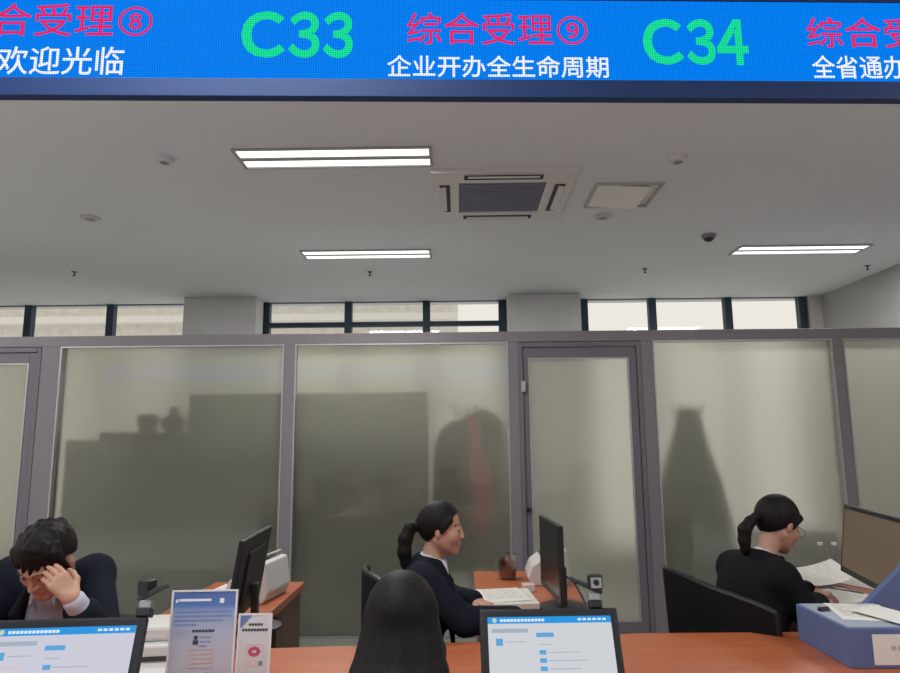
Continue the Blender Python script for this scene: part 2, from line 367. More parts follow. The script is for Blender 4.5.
ac = thing('ceiling_air_conditioner', 'square four-way cassette air conditioner in the ceiling', 'air conditioner', (.31, 4.60, ZC))
f = MB(); S = .475; I = .295
for (a, b) in (((-S, -S), (S, -I)), ((-S, I), (S, S)), ((-S, -I), (-I, I)), ((I, -I), (S, I))): f.box((a[0], a[1], -.03), (b[0], b[1], -.0005))
f.build('panel', mat('aircon_plastic', (.72, .70, .69), .5), ac)
g = MB()
for k in range(14): g.box((-I, -I+.004+k*.042, -.026), (I, -I+.032+k*.042, -.010))
gr = g.build('grille', mat('grille_plastic', (.17, .17, .25), .6), ac)
MB().box((-I, -I, -.010), (I, I, -.001)).build('grille_back', mat('grille_shadow', (.05, .05, .07), .8), ac)
for k in range(4):
    Mr = Matrix.Rotation(R(90*k), 4, 'Z')
    MB(Mr).box((-.26, -.425, -.034), (.26, -.355, -.0301)).build('air_slot', mat('grille_shadow', (.05, .05, .07), .8), ac)
    MB(Mr @ Matrix.Translation((0, -.405, -.037)) @ Matrix.Rotation(R(14), 4, 'X')).box((-.235, -.024, -.003), (.235, .024, .003), .002).build('flap', mat('aircon_plastic', (.72, .70, .69), .5), ac)
h = thing('ceiling_hatch', 'pale square access hatch set in the ceiling beside the air conditioner', 'hatch', (1.19, 4.64, ZC))
f = MB(); S = .235
f.box((-S, -S, -.014), (S, -S+.02, -.0005)); f.box((-S, S-.02, -.014), (S, S, -.0005)); f.box((-S, -S+.02, -.014), (-S+.02, S-.02, -.0005)); f.box((S-.02, -S+.02, -.014), (S, S-.02, -.0005))
f.build('frame', mat('hatch_frame', (.50, .48, .46), .7), h)
MB(Matrix.Translation((-S+.02, 0, -.002)) @ Matrix.Rotation(R(4), 4, 'Y')).box((0, -S+.022, -.006), (.36, S-.022, 0)).build('hatch_panel', mat('hatch_panel', (.86, .85, .80), .6), h)
def disc(name, label, cat, x, y, r, hgt, m, group=None):
    t = thing(name, label, cat, (x, y, ZC), 0, group)
    MB().lathe([(r*.55, -hgt), (r*.8, -hgt*.9), (r*.95, -hgt*.4), (r, -.0005)], n=28).build('housing', m, t, True)
    MB().lathe([(r*.25, -hgt*1.25), (r*.45, -hgt*1.02), (r*.5, -hgt*.95)], n=20).build('sensor', M_grey, t, True)
    return t
M_det = mat('detector_plastic', (.66, .65, .66), .6)
disc('smoke_detector', 'round smoke detector on the ceiling beside the near bright lamp', 'smoke detector', -1.79, 3.9, .06, .035, M_det, 'ceiling smoke detectors')
disc('smoke_detector', 'round smoke detector on the ceiling under the C34 number of the sign', 'smoke detector', 1.38, 4.0, .06, .035, M_det, 'ceiling smoke detectors')
disc('ceiling_speaker', 'flat round ceiling speaker far from the lamps, above the left window', 'speaker', -2.83, 4.97, .075, .02, mat('speaker_plastic', (.60, .58, .58), .6), 'ceiling speakers')
disc('ceiling_speaker', 'flat round ceiling speaker behind the pale access hatch', 'speaker', 1.145, 5.09, .075, .02, mat('speaker_plastic', (.60, .58, .58), .6), 'ceiling speakers')
d = thing('dome_camera', 'small dark dome camera on the ceiling near the far right lamp', 'camera', (2.16, 5.62, ZC))
MB().lathe([(.055, -.03), (.06, -.012), (.062, -.0005)]).build('base', M_grey, d, True)
MB().lathe([(.004, -.062), (.02, -.058), (.036, -.048), (.044, -.03)]).build('dome', M_dark, d, True)
for x, y, lb in ((-3.88, 6.6, 'small dark sprinkler head above the left window'), (-.90, 6.74, 'small dark sprinkler head just behind the far lamp over the middle window'),
                 (1.92, 6.75, 'small dark sprinkler head above the bright right window'), (4.17, 6.73, 'small dark sprinkler head beside the right wall')):
    t = thing('sprinkler', lb, 'sprinkler', (x, y, ZC), 0, 'ceiling sprinklers')
    MB().lathe([(.018, -.006), (.03, -.0005)]).build('collar', M_dark, t, True)
    s = MB().cyl((0, 0, -.006), (0, 0, -.040), .007); s.lathe([(.002, -.046), (.016, -.043), (.016, -.040)]); s.build('nozzle', M_dark, t, True)

# ------------------------------------------------------------------ LED board
bl = thing('led_sign_board', 'long blue LED board overhead with window numbers C33 and C34', 'sign', (0, 2.0, 2.57), R(2.2))
HB, ZB, ZS0, ZS1 = .400, .018, .079, .362
f = MB()
f.box((-2.3, .0, ZB), (2.3, .036, ZS0), .002); f.box((-2.3, .0, ZS1), (2.3, .036, HB), .002); f.box((-2.3, 0, ZS0), (-2.26, .036, ZS1)); f.box((2.26, 0, ZS0), (2.3, .036, ZS1)); f.box((-2.26, .015, ZS0), (2.26, .034, ZS1))
f.build('case', M_ledcase, bl)
MB().box((-2.26, .006, ZS0), (2.26, .0149, ZS1)).build('display_panel', M_ledblue, bl)
for x in (-1.6, 0, 1.6): MB().cyl((x, .018, HB), (x, .018, .679), .012).build('hanger', M_grey, bl, True)
YT = .0055
text_mesh('综合受理⑧', 'red_title_text', M_ledred, bl, -1.605, -.970, .222, .336, YT, offset=.004)
text_mesh('欢迎光临', 'white_text', M_ledwhite, bl, -1.448, -1.052, .090, .186, YT, offset=.005)
def number(chars, spans, z0, z1):
    os_ = [text_mesh(c_, 'green_window_number', M_ledgreen, bl, a_, b_, z0, z1, YT, offset=.030) for c_, (a_, b_) in zip(chars, spans)]
    b_ = bmesh.new()
    for o_ in os_: b_.from_mesh(o_.data)
    b_.to_mesh(os_[0].data); b_.free()
    for o_ in os_[1:]: bpy.data.objects.remove(o_)
number('Ｃ３３', [(-.686, -.545), (-.535, -.435), (-.425, -.328)], .152, .314)
text_mesh('综合受理⑨', 'red_title_text', M_ledred, bl, -.155, .432, .202, .314, YT, offset=.004)
text_mesh('企业开办全生命周期', 'white_text', M_ledwhite, bl, -.218, .495, .088, .164, YT, offset=.008)
number('Ｃ３４', [(.612, .745), (.755, .850), (.855, .958)], .136, .298)
text_mesh('综合受理', 'red_title_text', M_ledred, bl, 1.156, 1.66, .200, .308, YT, offset=.004)
text_mesh('全省通办', 'white_text', M_ledwhite, bl, 1.163, 1.473, .090, .172, YT, offset=.006)

# the board of the opposite counter row, seen only as a blue band mirrored in the glass
ob = thing('led_sign_board', 'plain blue LED board of the opposite counter row, mirrored in the glass', 'sign', (-2.72, -.95, 2.60), R(180))
f = MB(); f.box((-3.78, 0, 0), (3.78, .036, .05), .002); f.box((-3.78, 0, .34), (3.78, .036, .38), .002); f.box((-3.78, .015, .05), (3.78, .034, .34)); f.build('case', M_ledcase, ob)
MB().box((-3.75, .006, .05), (3.75, .0149, .34)).build('display_panel', M_ledblue, ob)
for x in (-1.6, 0, 1.6): MB().cyl((x, .018, .38), (x, .018, .649), .012).build('hanger', M_grey, ob, True)

# ------------------------------------------------------------------ counter and return desks
ct = thing('service_counter', 'long orange-brown wooden service counter in front of the clerks', 'counter', (0, 1.9, 0))
far = [(-2.6, 2.545), (-.735, 2.667), (.07, 2.735), (.70, 2.842), (2.7, 2.86)]
near = lambda x: 1.81+.072*x
poly = [(-2.6, near(-2.6)), (2.7, near(2.7))] + far[::-1]
TC = Matrix.Translation((0, -1.9, 0))
MB(TC).prism(poly, .712, .75, .004).build('worktop', M_wood, ct)
MB(TC).prism([(-2.55, near(-2.55)+.06), (2.65, near(2.65)+.06), (2.65, near(2.65)+.09), (-2.55, near(-2.55)+.09)], .0, .711).build('front_panel', M_woodd, ct)
for x in (-2.52, -.62, .98, 2.60): MB(TC).box((x-.02, near(x)+.10, 0), (x+.02, 2.45, .711)).build('support_panel', M_woodd, ct)
def return_desk(x0, x1, y0, y1, label, ped, endpanel):
    t = thing('return_desk', label, 'desk', ((x0+x1)/2, (y0+y1)/2, 0), 0, 'return desks behind the counter')
    T = MB(Matrix.Translation((-(x0+x1)/2, -(y0+y1)/2, 0)))
    T.box((x0, y0, .712), (x1, y1, .75), .004).build('desktop', M_wood, t)
    T = MB(Matrix.Translation((-(x0+x1)/2, -(y0+y1)/2, 0))); T.box((x0+.02, y1-.04, 0), (x1-.02, y1-.01, .711)).build('back_panel', M_woodd, t)
    if ped:
        T = MB(Matrix.Translation((-(x0+x1)/2, -(y0+y1)/2, 0))); T.box((x0+.03, ped[0], .03), (x1-.015, ped[1], .711), .003)
        p = T.build('pedestal', M_woodd, t)
        for k in range(3):
            T = MB(Matrix.Translation((-(x0+x1)/2, -(y0+y1)/2, 0)))
            T.box((x0+.012, ped[0]+.01, .05+k*.215), (x0+.0299, ped[1]-.01, .25+k*.215), .003); q = T.build('drawer', M_woodd, p)
    if endpanel: 
        T = MB(Matrix.Translation((-(x0+x1)/2, -(y0+y1)/2, 0))); T.box((x0+.05, y0+.02, 0), (x1-.05, y0+.045, .711)).build('end_panel', M_woodd, t)
    return t
return_desk(-1.36, -.865, 2.67, 3.90, 'orange-brown side desk carrying the scanner and monitor of the bowed man', (3.38, 3.85), False)
return_desk(.075, .61, 2.83, 4.18, 'orange-brown side desk with the glass mug in front of the middle woman', (3.45, 4.1), False)
return_desk(1.56, 2.40, 2.87, 4.02, 'side desk covered with loose papers beside the woman at the right', (3.72, 3.97), False)

# ------------------------------------------------------------------ smooth-blended bodies: distance fields meshed on a grid
V = lambda *a: np.array(a, float)
def nrm(v): v = np.asarray(v, float); return v/np.linalg.norm(v)
def frame(fwd, up):
    f_ = nrm(fwd); x = nrm(np.cross(f_, up)); return np.array([x, f_, np.cross(x, f_)])      # rows: right, forward, up
class Field:
    def __init__(s): s.p = []
    def cap(s, a, b, ra, rb=None, k=.02, op='u'):
        a, b = np.asarray(a, float), np.asarray(b, float); rb = ra if rb is None else rb
        m = max(ra, rb)+k+.02
        def fn(P):
            ab = b-a; L2 = ab@ab + 1e-12
            t = np.clip(((P-a)@ab.astype(np.float32))/L2, 0, 1)
            q = P-a.astype(np.float32)-t[..., None]*ab.astype(np.float32)
            return np.sqrt((q*q).sum(-1)) - (ra+(rb-ra)*t)
        s.p.append((op, fn, np.minimum(a, b)-m, np.maximum(a, b)+m, k)); return s
    def ell(s, c, r, F=None, k=.02, op='u', clip=None):
        c, r = np.asarray(c, float), np.asarray(r, float); F = np.eye(3) if F is None else F; m = r.max()+k+.02
        Ff = F.astype(np.float32)
        def fn(P):
            q = (P-c.astype(np.float32))@Ff.T
            k0 = np.sqrt(((q/r.astype(np.float32))**2).sum(-1)); k1 = np.sqrt(((q/(r*r).astype(np.float32))**2).sum(-1))+1e-6
            d = k0*(k0-1)/k1
            if clip is not None: d = np.maximum(d, clip(q))
            return d
        s.p.append((op, fn, c-m, c+m, k)); return s
    def chain(s, pts, rs, k=.02, op='u'):
        for i in range(len(pts)-1): s.cap(pts[i], pts[i+1], rs[i], rs[i+1], k, op)
        return s
    def mesh(s, h, smooth=1):
        us = [p for p in s.p if p[0] == 'u']
        lo = np.min([p[2] for p in us], 0)-2*h; hi = np.max([p[3] for p in us], 0)+2*h
        n = np.ceil((hi-lo)/h).astype(int)+1
        D = np.full(n, .2, np.float32)
        for op, fn, a, b, k in s.p:
            i0 = np.maximum(((a-lo)/h).astype(int), 0); i1 = np.minimum(((b-lo)/h).astype(int)+2, n)
            if (i1 <= i0).any(): continue
            ax = [(lo[j]+h*np.arange(i0[j], i1[j])).astype(np.float32) for j in range(3)]
            P = np.stack(np.meshgrid(*ax, indexing='ij'), -1); d = fn(P).astype(np.float32)
            sl = tuple(slice(i0[j], i1[j]) for j in range(3)); o = D[sl]
            if op == 'u':
                hh = np.maximum(k-np.abs(o-d), 0)/k; D[sl] = np.minimum(o, d)-hh*hh*k*.25
            else:
                d = -d; hh = np.maximum(k-np.abs(o-d), 0)/k; D[sl] = np.maximum(o, d)+hh*hh*k*.25
        return nets(D, lo, h, smooth)
def nets(D, lo, h, smooth):
    S = D < 0; c = np.zeros(np.array(S.shape)-1, np.int8)
    for i in (0, 1):
        for j in (0, 1):
            for k in (0, 1): c += S[i:S.shape[0]-1+i, j:S.shape[1]-1+j, k:S.shape[2]-1+k]
    act = np.argwhere((c > 0) & (c < 8)); idx = np.full(c.shape, -1, np.int32); idx[tuple(act.T)] = np.arange(len(act))
    pos = np.zeros((len(act), 3)); cnt = np.zeros(len(act))
    cor = [(i, j, k) for i in (0, 1) for j in (0, 1) for k in (0, 1)]
    for a in cor:
        for ax in range(3):
            if a[ax]: continue
            b = list(a); b[ax] = 1
            da = D[tuple((act+a).T)]; db = D[tuple((act+b).T)]; m = (da < 0) != (db < 0)
            t = np.where(m, da/np.where(m, da-db, 1), 0)
            p = np.tile(np.array(a, float), (len(act), 1)); p[:, ax] = t
            pos[m] += p[m]; cnt[m] += 1
    V_ = lo+h*(act+pos/cnt[:, None]); Q = []
    for ax in range(3):
        u, v = [(1, 2), (2, 0), (0, 1)][ax]
        sa = [slice(None)]*3; sb = [slice(None)]*3; sa[ax] = slice(0, -1); sb[ax] = slice(1, None)
        A = S[tuple(sa)]; B = S[tuple(sb)]; e = np.argwhere(A != B)
        ok = (e[:, u] > 0) & (e[:, v] > 0) & (e[:, u] < S.shape[u]-1) & (e[:, v] < S.shape[v]-1); e = e[ok]
        q = []
        for du, dv in ((-1, -1), (0, -1), (0, 0), (-1, 0)):
            g = e.copy(); g[:, u] += du; g[:, v] += dv; q.append(idx[tuple(g.T)])
        q = np.stack(q, 1); fl = ~A[tuple(e.T)]; q[fl] = q[fl][:, ::-1]; Q.append(q)
    Q = np.concatenate(Q); Q = Q[(Q >= 0).all(1)]
    for _ in range(smooth):
        acc = np.zeros_like(V_); n = np.zeros(len(V_))
        for a, b in ((0, 1), (1, 2), (2, 3), (3, 0)):
            np.add.at(acc, Q[:, a], V_[Q[:, b]]); np.add.at(acc, Q[:, b], V_[Q[:, a]]); np.add.at(n, Q[:, a], 1); np.add.at(n, Q[:, b], 1)
        V_ = V_*.5+.5*acc/np.maximum(n, 1)[:, None]
    return V_, Q
def field_obj(name, fld, h, m, parent=None, origin=(0, 0, 0), smooth=1, paint=None, mats=None):
    vs, qs = fld.mesh(h, smooth); o_ = np.asarray(origin, float)
    me = bpy.data.meshes.new(name); me.from_pydata((vs-o_).tolist(), [], qs.tolist()); me.update()
    for x in ([m] if mats is None else mats): me.materials.append(x)
    me.polygons.foreach_set('use_smooth', np.ones(len(qs), bool))
    if paint is not None:
        me.polygons.foreach_set('material_index', paint(vs[qs].mean(1)).astype(np.int32))
    me.update(); o = bpy.data.objects.new(name, me); COL.objects.link(o)
    if parent: o.parent = parent
    return o

def head_field(F, c, A, s=1.0, male=False):
    P = lambda x, y, z: c + s*(V(x, y, z)@A)
    S_ = lambda *r: V(*r)*s
    F.ell(P(0, -.012, .025), S_(.074, .093, .088), A, .02)
    F.ell(P(0, .032, -.035), S_(.057, .058, .073), A, .03)
    w_ = .056 if male else .046
    for q in (-1, 1):
        F.cap(P(q*w_, -.002, -.052 if male else -.046), P(q*.012, .066 if male else .060, -.094 if male else -.090), .020*s, .017*s if male else .014*s, .03)
        F.ell(P(q*.037, .058, -.028), S_(.024, .022, .024), A, .025)
        if male: F.cap(P(q*.012, .086, .022), P(q*.042, .070, .020), .010*s, .010*s, .015)
        F.ell(P(q*.076, -.006, -.010), S_(.008, .019, .031) if male else S_(.007, .015, .026), A, .008)
        F.ell(P(q*.031, .101, .002), S_(.017, .013, .012), A, .012, 's')
        F.ell(P(q*.031, .074, .001), S_(.014, .014, .0125), A, .004)
    F.ell(P(0, .070 if male else .065, -.094 if male else -.092), S_(.020, .018, .018) if male else S_(.016, .014, .015), A, .02)
    F.cap(P(0, .088, .010), P(0, .107 if male else .101, -.027), .007*s, .0105*s if male else .0085*s, .012)
    for q in (-1, 1): F.ell(P(q*.011, .096, -.030), S_(.009, .010, .007), A, .006)
    F.cap(P(-.017, .086, -.056), P(.017, .086, -.056), .007*s, k=.008); F.cap(P(-.014, .085, -.066), P(.014, .085, -.066), .0075*s, k=.008)
def head_paint(c, A, s):
    def f(q):
        l = ((q-c)@A.T)/s; m = np.zeros(len(q), int)
        for g in (-1, 1):
            m[(np.abs(l[:, 0]-g*.031) < .0125) & (np.abs(l[:, 2]-.001) < .0042) & (l[:, 1] > .080) & (l[:, 1] < .10)] = 2
            t = (np.abs(l[:, 0])-.012)/.032
            m[(np.abs(l[:, 0]-g*.030) < .019) & (np.abs(l[:, 2]-(.026-.012*(t-.5)**2)) < .0032) & (l[:, 1] > .06)] = 3
        m[(np.abs(l[:, 0]) < .021) & (np.abs(l[:, 2]+.061) < .0085*(1-np.abs(l[:, 0])/.026)) & (l[:, 1] > .08)] = 1
        return m
    return f
def hand_field(F, wr, d, nm, thumb, curl=.5, s=1.0):
    """wr wrist, d towards the fingers, nm out of the palm, thumb: +1/-1 side of the thumb along d x nm"""
    d = nrm(d); nm = nrm(nm-np.dot(nm, d)*d); sd = np.cross(d, nm)*thumb
    for i, (off, ln, r) in enumerate(((.030, .072, .0085), (.010, .080, .0088), (-.010, .074, .0085), (-.029, .058, .0075))):
        off *= s; ln *= s; r *= s
        k0 = wr+d*(.085-.004*abs(i-1))*s+sd*off
        F.cap(wr+d*.012*s+sd*off*.6, k0, .013*s, .0115*s, .014)
        p = k0; ang = 0; 
        for j, fr in enumerate((.46, .31, .23)):
            ang += curl*(.75 if j == 0 else .95)
            q = p+(d*math.cos(ang)+nm*math.sin(ang))*ln*fr
            F.cap(p, q, r*(1-.08*j), r*(1-.08*(j+1)), .004); p = q
    t0 = wr+d*.022*s+sd*.026*s+nm*.006*s; t1 = t0+(d*.62+sd*.62+nm*.35)*.040*s; t2 = t1+(d*.85+sd*.2+nm*.45)*.030*s; t3 = t2+(d*.85-sd*.05+nm*.5)*.022*s
    F.chain([t0, t1, t2, t3], [.015*s, .011*s, .0095*s, .008*s], .008)

def person(name, J, label, hairfn, suit, shirt, male=False, group=None, hh=.0048):
    c, A, s = J['head'], J['A'], J['hs']
    B = frame(J['fwd'], V(0, 0, 1)); Rr, Fw = B[0], B[1]
    pel, che, nec = J['pelvis'], J['chest'], J['neck']
    up = nrm(nec-pel); T = np.array([Rr, nrm(np.cross(up, Rr)), up])
    def torso(F, e, k=.04):
        w_ = 1.08 if male else 1.0
        F.ell(pel, V(.165, .125, .12)+e, T, k)
        F.ell(pel*.52+che*.48, V(.130*w_, .098, .15)+e, T, k)
        F.ell(che+T[1]*.006, V(.152*w_, .108, .17)+e, T, k)
        if not male:
            for q in (-1, 1): F.ell(che+Rr*q*.065+T[1]*.075-up*.01, V(.058, .05, .055)+e*.8, T, k)
        F.cap(J['shL'], nec-up*.045, .052+e, .050+e, k); F.cap(J['shR'], nec-up*.045, .052+e, .050+e, k)
    def arms(F, e, cut=0.0, rr=1.0):
        for q in 'LR':
            a, b, w_ = J['sh'+q], J['el'+q], J['wr'+q]; w2 = w_+(b-w_)*cut
            F.cap(a, b, .049+e, .041+e, .03); F.cap(b, w2, (.041)+e, .029+e+cut*.03, .02)
    def legs(F, e):
        for q in (-1, 1):
            g = 'R' if q > 0 else 'L'
            hip = pel+Rr*q*.085-up*.02; kn = J['knee']+Rr*q*.10; an = J['ankle']+Rr*q*.10
            F.cap(hip, kn, .080+e, .056+e, .04); F.cap(kn, an, .054+e, .038+e, .02)
            if e == 0: F.cap(an-V(0, 0, .035), an+Fw*.15-V(0, 0, .05), .036, .026, .02)
    F = Field(); torso(F, 0); arms(F, 0); legs(F, 0)
    F.cap(nec-up*.03, c+s*(V(0, -.022, -.06)@A), .055 if male else .047, .050 if male else .042, .03)
    head_field(F, c, A, s, male)
    for q in 'LR':
        g = J['hand'+q]; hand_field(F, J['wr'+q], g[0], g[1], g[2], g[3], .92 if not male else .96)
    org = V(pel[0], pel[1], 0)
    root = field_obj(name, F, hh, None, None, org, 1, head_paint(c, A, s), [M_skin, M_lips, M_eye, M_brow])
    root.location = org; tag(root, label, 'person', group)
    # jacket with an open V, shirt with a collar, trousers, shoes, hair
    F = Field(); torso(F, .020); arms(F, .016, J.get('cut', .10))
    vt, vb = nec+T[1]*.085+up*.02, che+T[1]*(.145 if male else .165)-up*J.get('vdeep', .10)
    F.cap(vt, vb, J.get('vw', .040), J.get('vw2', .010), .012, 's'); F.cap(nec+up*.026, nec+up*.10, .056, .085, .012, 's')
    F.cap(nec-T[1]*.05-up*.0+Rr*.035, nec-T[1]*.05+up*.0-Rr*.035, .020, k=.02)
    for q in (-1, 1):      # lapels lie along the opening
        lp = J.get('lap', .0); a = nec+Rr*q*.062+T[1]*.03+up*.01; b = nec+Rr*q*(.068+lp)+T[1]*.10-up*.075; d_ = vb+Rr*q*(.022+lp*2.2)+T[1]*.012
        F.chain([a, b, d_], [.012, .019, .008], .010)
    field_obj('jacket', F, .006, suit, root, org, 1)
    F = Field(); torso(F, .007)
    F.cap(nec-up*.02, nec+up*(.022 if male else .012), .060 if male else .054, .056 if male else .049, .02)
    for q in 'LR':
        b, w_ = J['el'+q], J['wr'+q]; F.cap(w_+(b-w_)*.06, w_+(b-w_)*J.get('cuff', .16), .036, .038, .005)
    F.cap(nec+up*.0, c+s*(V(0, -.022, -.06)@A), .050 if male else .043, .046 if male else .039, .008, 's')
    F.cap(nec+T[1]*.075+up*.035, nec+T[1]*.095-up*.02, .022, .006, .010, 's')
    for q in (-1, 1): F.cap(nec+Rr*q*.032+T[1]*.058+up*.012, nec+Rr*q*.046+T[1]*.088-up*.045, .012, .006, .008)
    field_obj('shirt', F, .006, shirt, root, org, 1)
    F = Field(); F.ell(pel, V(.178, .138, .125), T, .03); legs(F, .010)
    field_obj('trousers', F, .009, M_trous, root, org, 1)
    for q in (-1, 1):
        an = J['ankle']+Rr*q*.10; F = Field(); F.cap(an-V(0, 0, .038)-Fw*.02, an+Fw*.16-V(0, 0, .048), .043, .034, .02)
        field_obj('shoe', F, .008, M_shoe, root, org, 1)
    F = Field(); hairfn(F, c, A, s); field_obj('hair', F, .0045, M_hair, root, org, 1)
    return root

def hair_tied(side, tk=1.0):
    """drawn back to a low ponytail"""
    def f(F, c, A, s):
        P = lambda x, y, z: c+s*(V(x, y, z)@A)
        # cap cut along a hairline running from the forehead past the ear to the nape
        cut = lambda q: np.maximum(np.maximum((q[..., 1]*.80-q[..., 2]*.52-.036*s)*.9, -.0), -q[..., 2]-.085*s)
        def clip(q):
            line = (q[..., 1]-.048*s)*.72-(q[..., 2]-.020*s)*.62          # keeps the crown and the back
            ear = np.maximum(q[..., 1]-.010*s, -.0)-np.maximum(q[..., 2]+.0*s, 0)*2.2
            low = -(q[..., 2]+.085*s)
            return np.maximum(line*.9, low)
        F.ell(P(0, -.014, .022), V(.082, .104, .099)*s, A, .01, clip=clip)
        F.ell(P(0, -.010, .030), V(.079, .090, .094)*s, A, .012, clip=clip)
        for q in (-1, 1): F.cap(P(q*.066, .045, .045), P(q*.076, .012, -.010), .014*s, .008*s, .015)
        F.ell(P(0, -.104, .012), V(.022, .02, .022)*s, A, .015)
        pts = [P(0, -.105, .012)]+[c+V(*o) for o in side]
        F.chain(pts, [.015]+[.027*tk, .033*tk, .030*tk, .021*tk, .007][:len(side)], .015)
        for dx in (-.008, .009): F.chain([p+V(dx, dx*.6, -.006) for p in pts], [.010]+[.017*tk, .021*tk, .021*tk, .015*tk, .004][:len(side)], .008)
    return f
def hair_short(F, c, A, s):
    P = lambda x, y, z: c+s*(V(x, y, z)@A)
    def clip(q):
        front = np.minimum((q[..., 1]-.055*s), 1)*.6-(q[..., 2]-.032*s)*.75
        low = -(q[..., 2]+.075*s)
        return np.maximum(front, low)
    F.ell(P(0, -.012, .028), V(.086, .107, .101)*s, A, .01, clip=clip)
    for i, x in enumerate((-.066, -.048, -.028, -.008, .014, .034, .052, .067)):
        F.cap(P(x, .052-abs(x)*.3, .100-abs(x)*.5), P(x*1.06+.004, .093-abs(x)*.55, .030+.005*(i % 3)), .018*s, .006*s, .014)
    for q in (-1, 1): F.cap(P(q*.070, .030, .04), P(q*.077, .014, -.022), .016*s, .007*s, .014)
    rnd = random.Random(3)
    for k in range(26):
        a = rnd.uniform(0, 6.28); r_ = rnd.uniform(.2, 1); x, y = .075*r_*math.cos(a), -.02+.09*r_*math.sin(a)
        z = .026+.106*math.sqrt(max(.05, 1-(x/.092)**2-((y+.01)/.112)**2))
        F.cap(P(x, y, z-.006), P(x*1.12, y+.028, z-.008-abs(x)*.25), .009, .004, .008)
def hair_long(F, c, A, s):
    P = lambda x, y, z: c+s*(V(x, y, z)@A)
    F.ell(P(0, -.012, .026), V(.090, .106, .102)*s, A, .01, clip=lambda q: (q[..., 1]-.04*s)*.75-(q[..., 2]-.03*s)*.6)
    for i in range(11):
        x = (i-5)/5.0; wob = .006*math.sin(i*2.1)
        p0 = P(x*.064, -.075+.045*x*x, .02); p1 = c+V(x*.086, -.120+.05*x*x+wob, -.09); p2 = c+V(x*.100-.008, -.185+.06*x*x+wob, -.18); p3 = c+V(x*.112-.024+wob, -.275+.06*x*x, -.31+.02*math.cos(i))
        F.chain([p0, p1, p2, p3], [.024, .028, .026, .010], .014)
    for q in (-1, 1): F.chain([P(q*.068, .02, .05), c+V(q*.083, .0, -.06), c+V(q*.095, -.03, -.16), c+V(q*.105-.01, -.07, -.27)], [.018, .022, .022, .010], .016)

# middle woman, in profile
J = dict(fwd=V(1, 0, 0), pelvis=V(-.235, 2.98, .56), chest=V(-.165, 2.98, .845), neck=V(-.130, 2.985, 1.005), head=V(-.080, 2.985, 1.140), hs=.93,
         A=frame(V(1, -.10, -.08), V(0, 0, 1)), shR=V(-.16, 2.83, .945), shL=V(-.155, 3.14, .945), elR=V(.015, 2.815, .805), elL=V(-.06, 3.26, .80),
         wrR=V(.235, 2.88, .80), wrL=V(.065, 3.13, .810), handR=(V(1, .3, -.05), V(0, 0, -1), 1, .35), handL=(V(.7, -.7, -.1), V(0, -.1, -1), -1, .5),
         knee=V(.18, 2.98, .545), ankle=V(.15, 2.98, .09), vdeep=.17, vw=.052, vw2=.016)
person('person', J, 'woman in dark jacket with ponytail, seen in profile reading at the middle desk',
       hair_tied([(-.134, -.01, .004), (-.154, -.015, -.040), (-.158, -.02, -.092), (-.150, -.02, -.140), (-.142, -.02, -.165)], .88), M_suit, M_shirtw, group=None)
# woman at the right, bent over papers
fw = nrm(V(.88, .47, 0))
J = dict(fwd=fw, pelvis=V(1.235, 3.085, .56), chest=V(1.275, 3.105, .84), neck=V(1.345, 3.125, .990), head=V(1.432, 3.155, 1.132), hs=1.02,
         A=frame(V(.86, .30, -.42), V(.2, .1, 1)), shR=V(1.350, 2.985, .925), shL=V(1.250, 3.235, .930), elR=V(1.475, 2.955, .735), elL=V(1.42, 3.43, .80),
         wrR=V(1.57, 3.14, .80), wrL=V(1.645, 3.34, .80), handR=(V(.6, .8, -.1), V(0, 0, -1), 1, .4), handL=(V(.8, -.6, -.1), V(0, 0, -1), -1, .75),
         knee=V(1.60, 3.28, .545), ankle=V(1.57, 3.26, .09))
rw = person('person', J, 'woman with glasses and ponytail bent over papers beside the black mesh chair',
       hair_tied([(-.150, -.060, .014), (-.180, -.070, -.018), (-.186, -.072, -.062), (-.184, -.072, -.100), (-.180, -.072, -.118)], .82), M_suitb, M_shirtw)
Ah, hc = J['A'], J['head']; Pg = lambda x, y, z: Vector(hc+1.02*(V(x, y, z)@Ah))-Vector((1.235, 3.085, 0))
g = MB()
for q in (-1, 1):
    g.tube([Pg(q*.033+.021*math.cos(t*math.pi/8), .106-.004*abs(math.cos(t*math.pi/8)), -.001+.017*math.sin(t*math.pi/8)) for t in range(17)], .0016, 6)
    g.tube([Pg(q*.054, .100, .004), Pg(q*.074, .06, .004), Pg(q*.080, -.005, .004)], .0016, 6)
g.tube([Pg(-.012, .108, .002), Pg(0, .112, .004), Pg(.012, .108, .002)], .0014, 6)
g.build('glasses', M_chrome, rw, True)
# man at the left, bowed, hand to his brow
J = dict(fwd=V(0, -1, 0), pelvis=V(-1.58, 2.90, .56), chest=V(-1.58, 2.78, .85), neck=V(-1.545, 2.655, 1.005), head=V(-1.482, 2.495, 1.105), hs=1.06,
         A=frame(V(-.06, -.74, -.66), V(.06, -.2, 1)), shL=V(-1.425, 2.725, 1.012), shR=V(-1.755, 2.735, 1.005), elL=V(-1.268, 2.53, .805), elR=V(-1.765, 2.565, .805),
         wrL=V(-1.298, 2.395, 1.005), wrR=V(-1.66, 2.38, .80), handL=(V(-.62, -.12, .75), V(-.5, .75, -.35), -1, .45), handR=(V(.9, -.2, -.05), V(0, 0, -1), 1, .35),
         knee=V(-1.58, 2.47, .545), ankle=V(-1.58, 2.49, .09), vdeep=.20, vw=.085, vw2=.085, lap=.034, cut=.34, cuff=.36)
J['wrL'] = V(-1.312, 2.372, .995)
person('person', J, 'man in navy suit with bowed head and one hand at his brow', hair_short, M_suit, M_shirt, male=True)
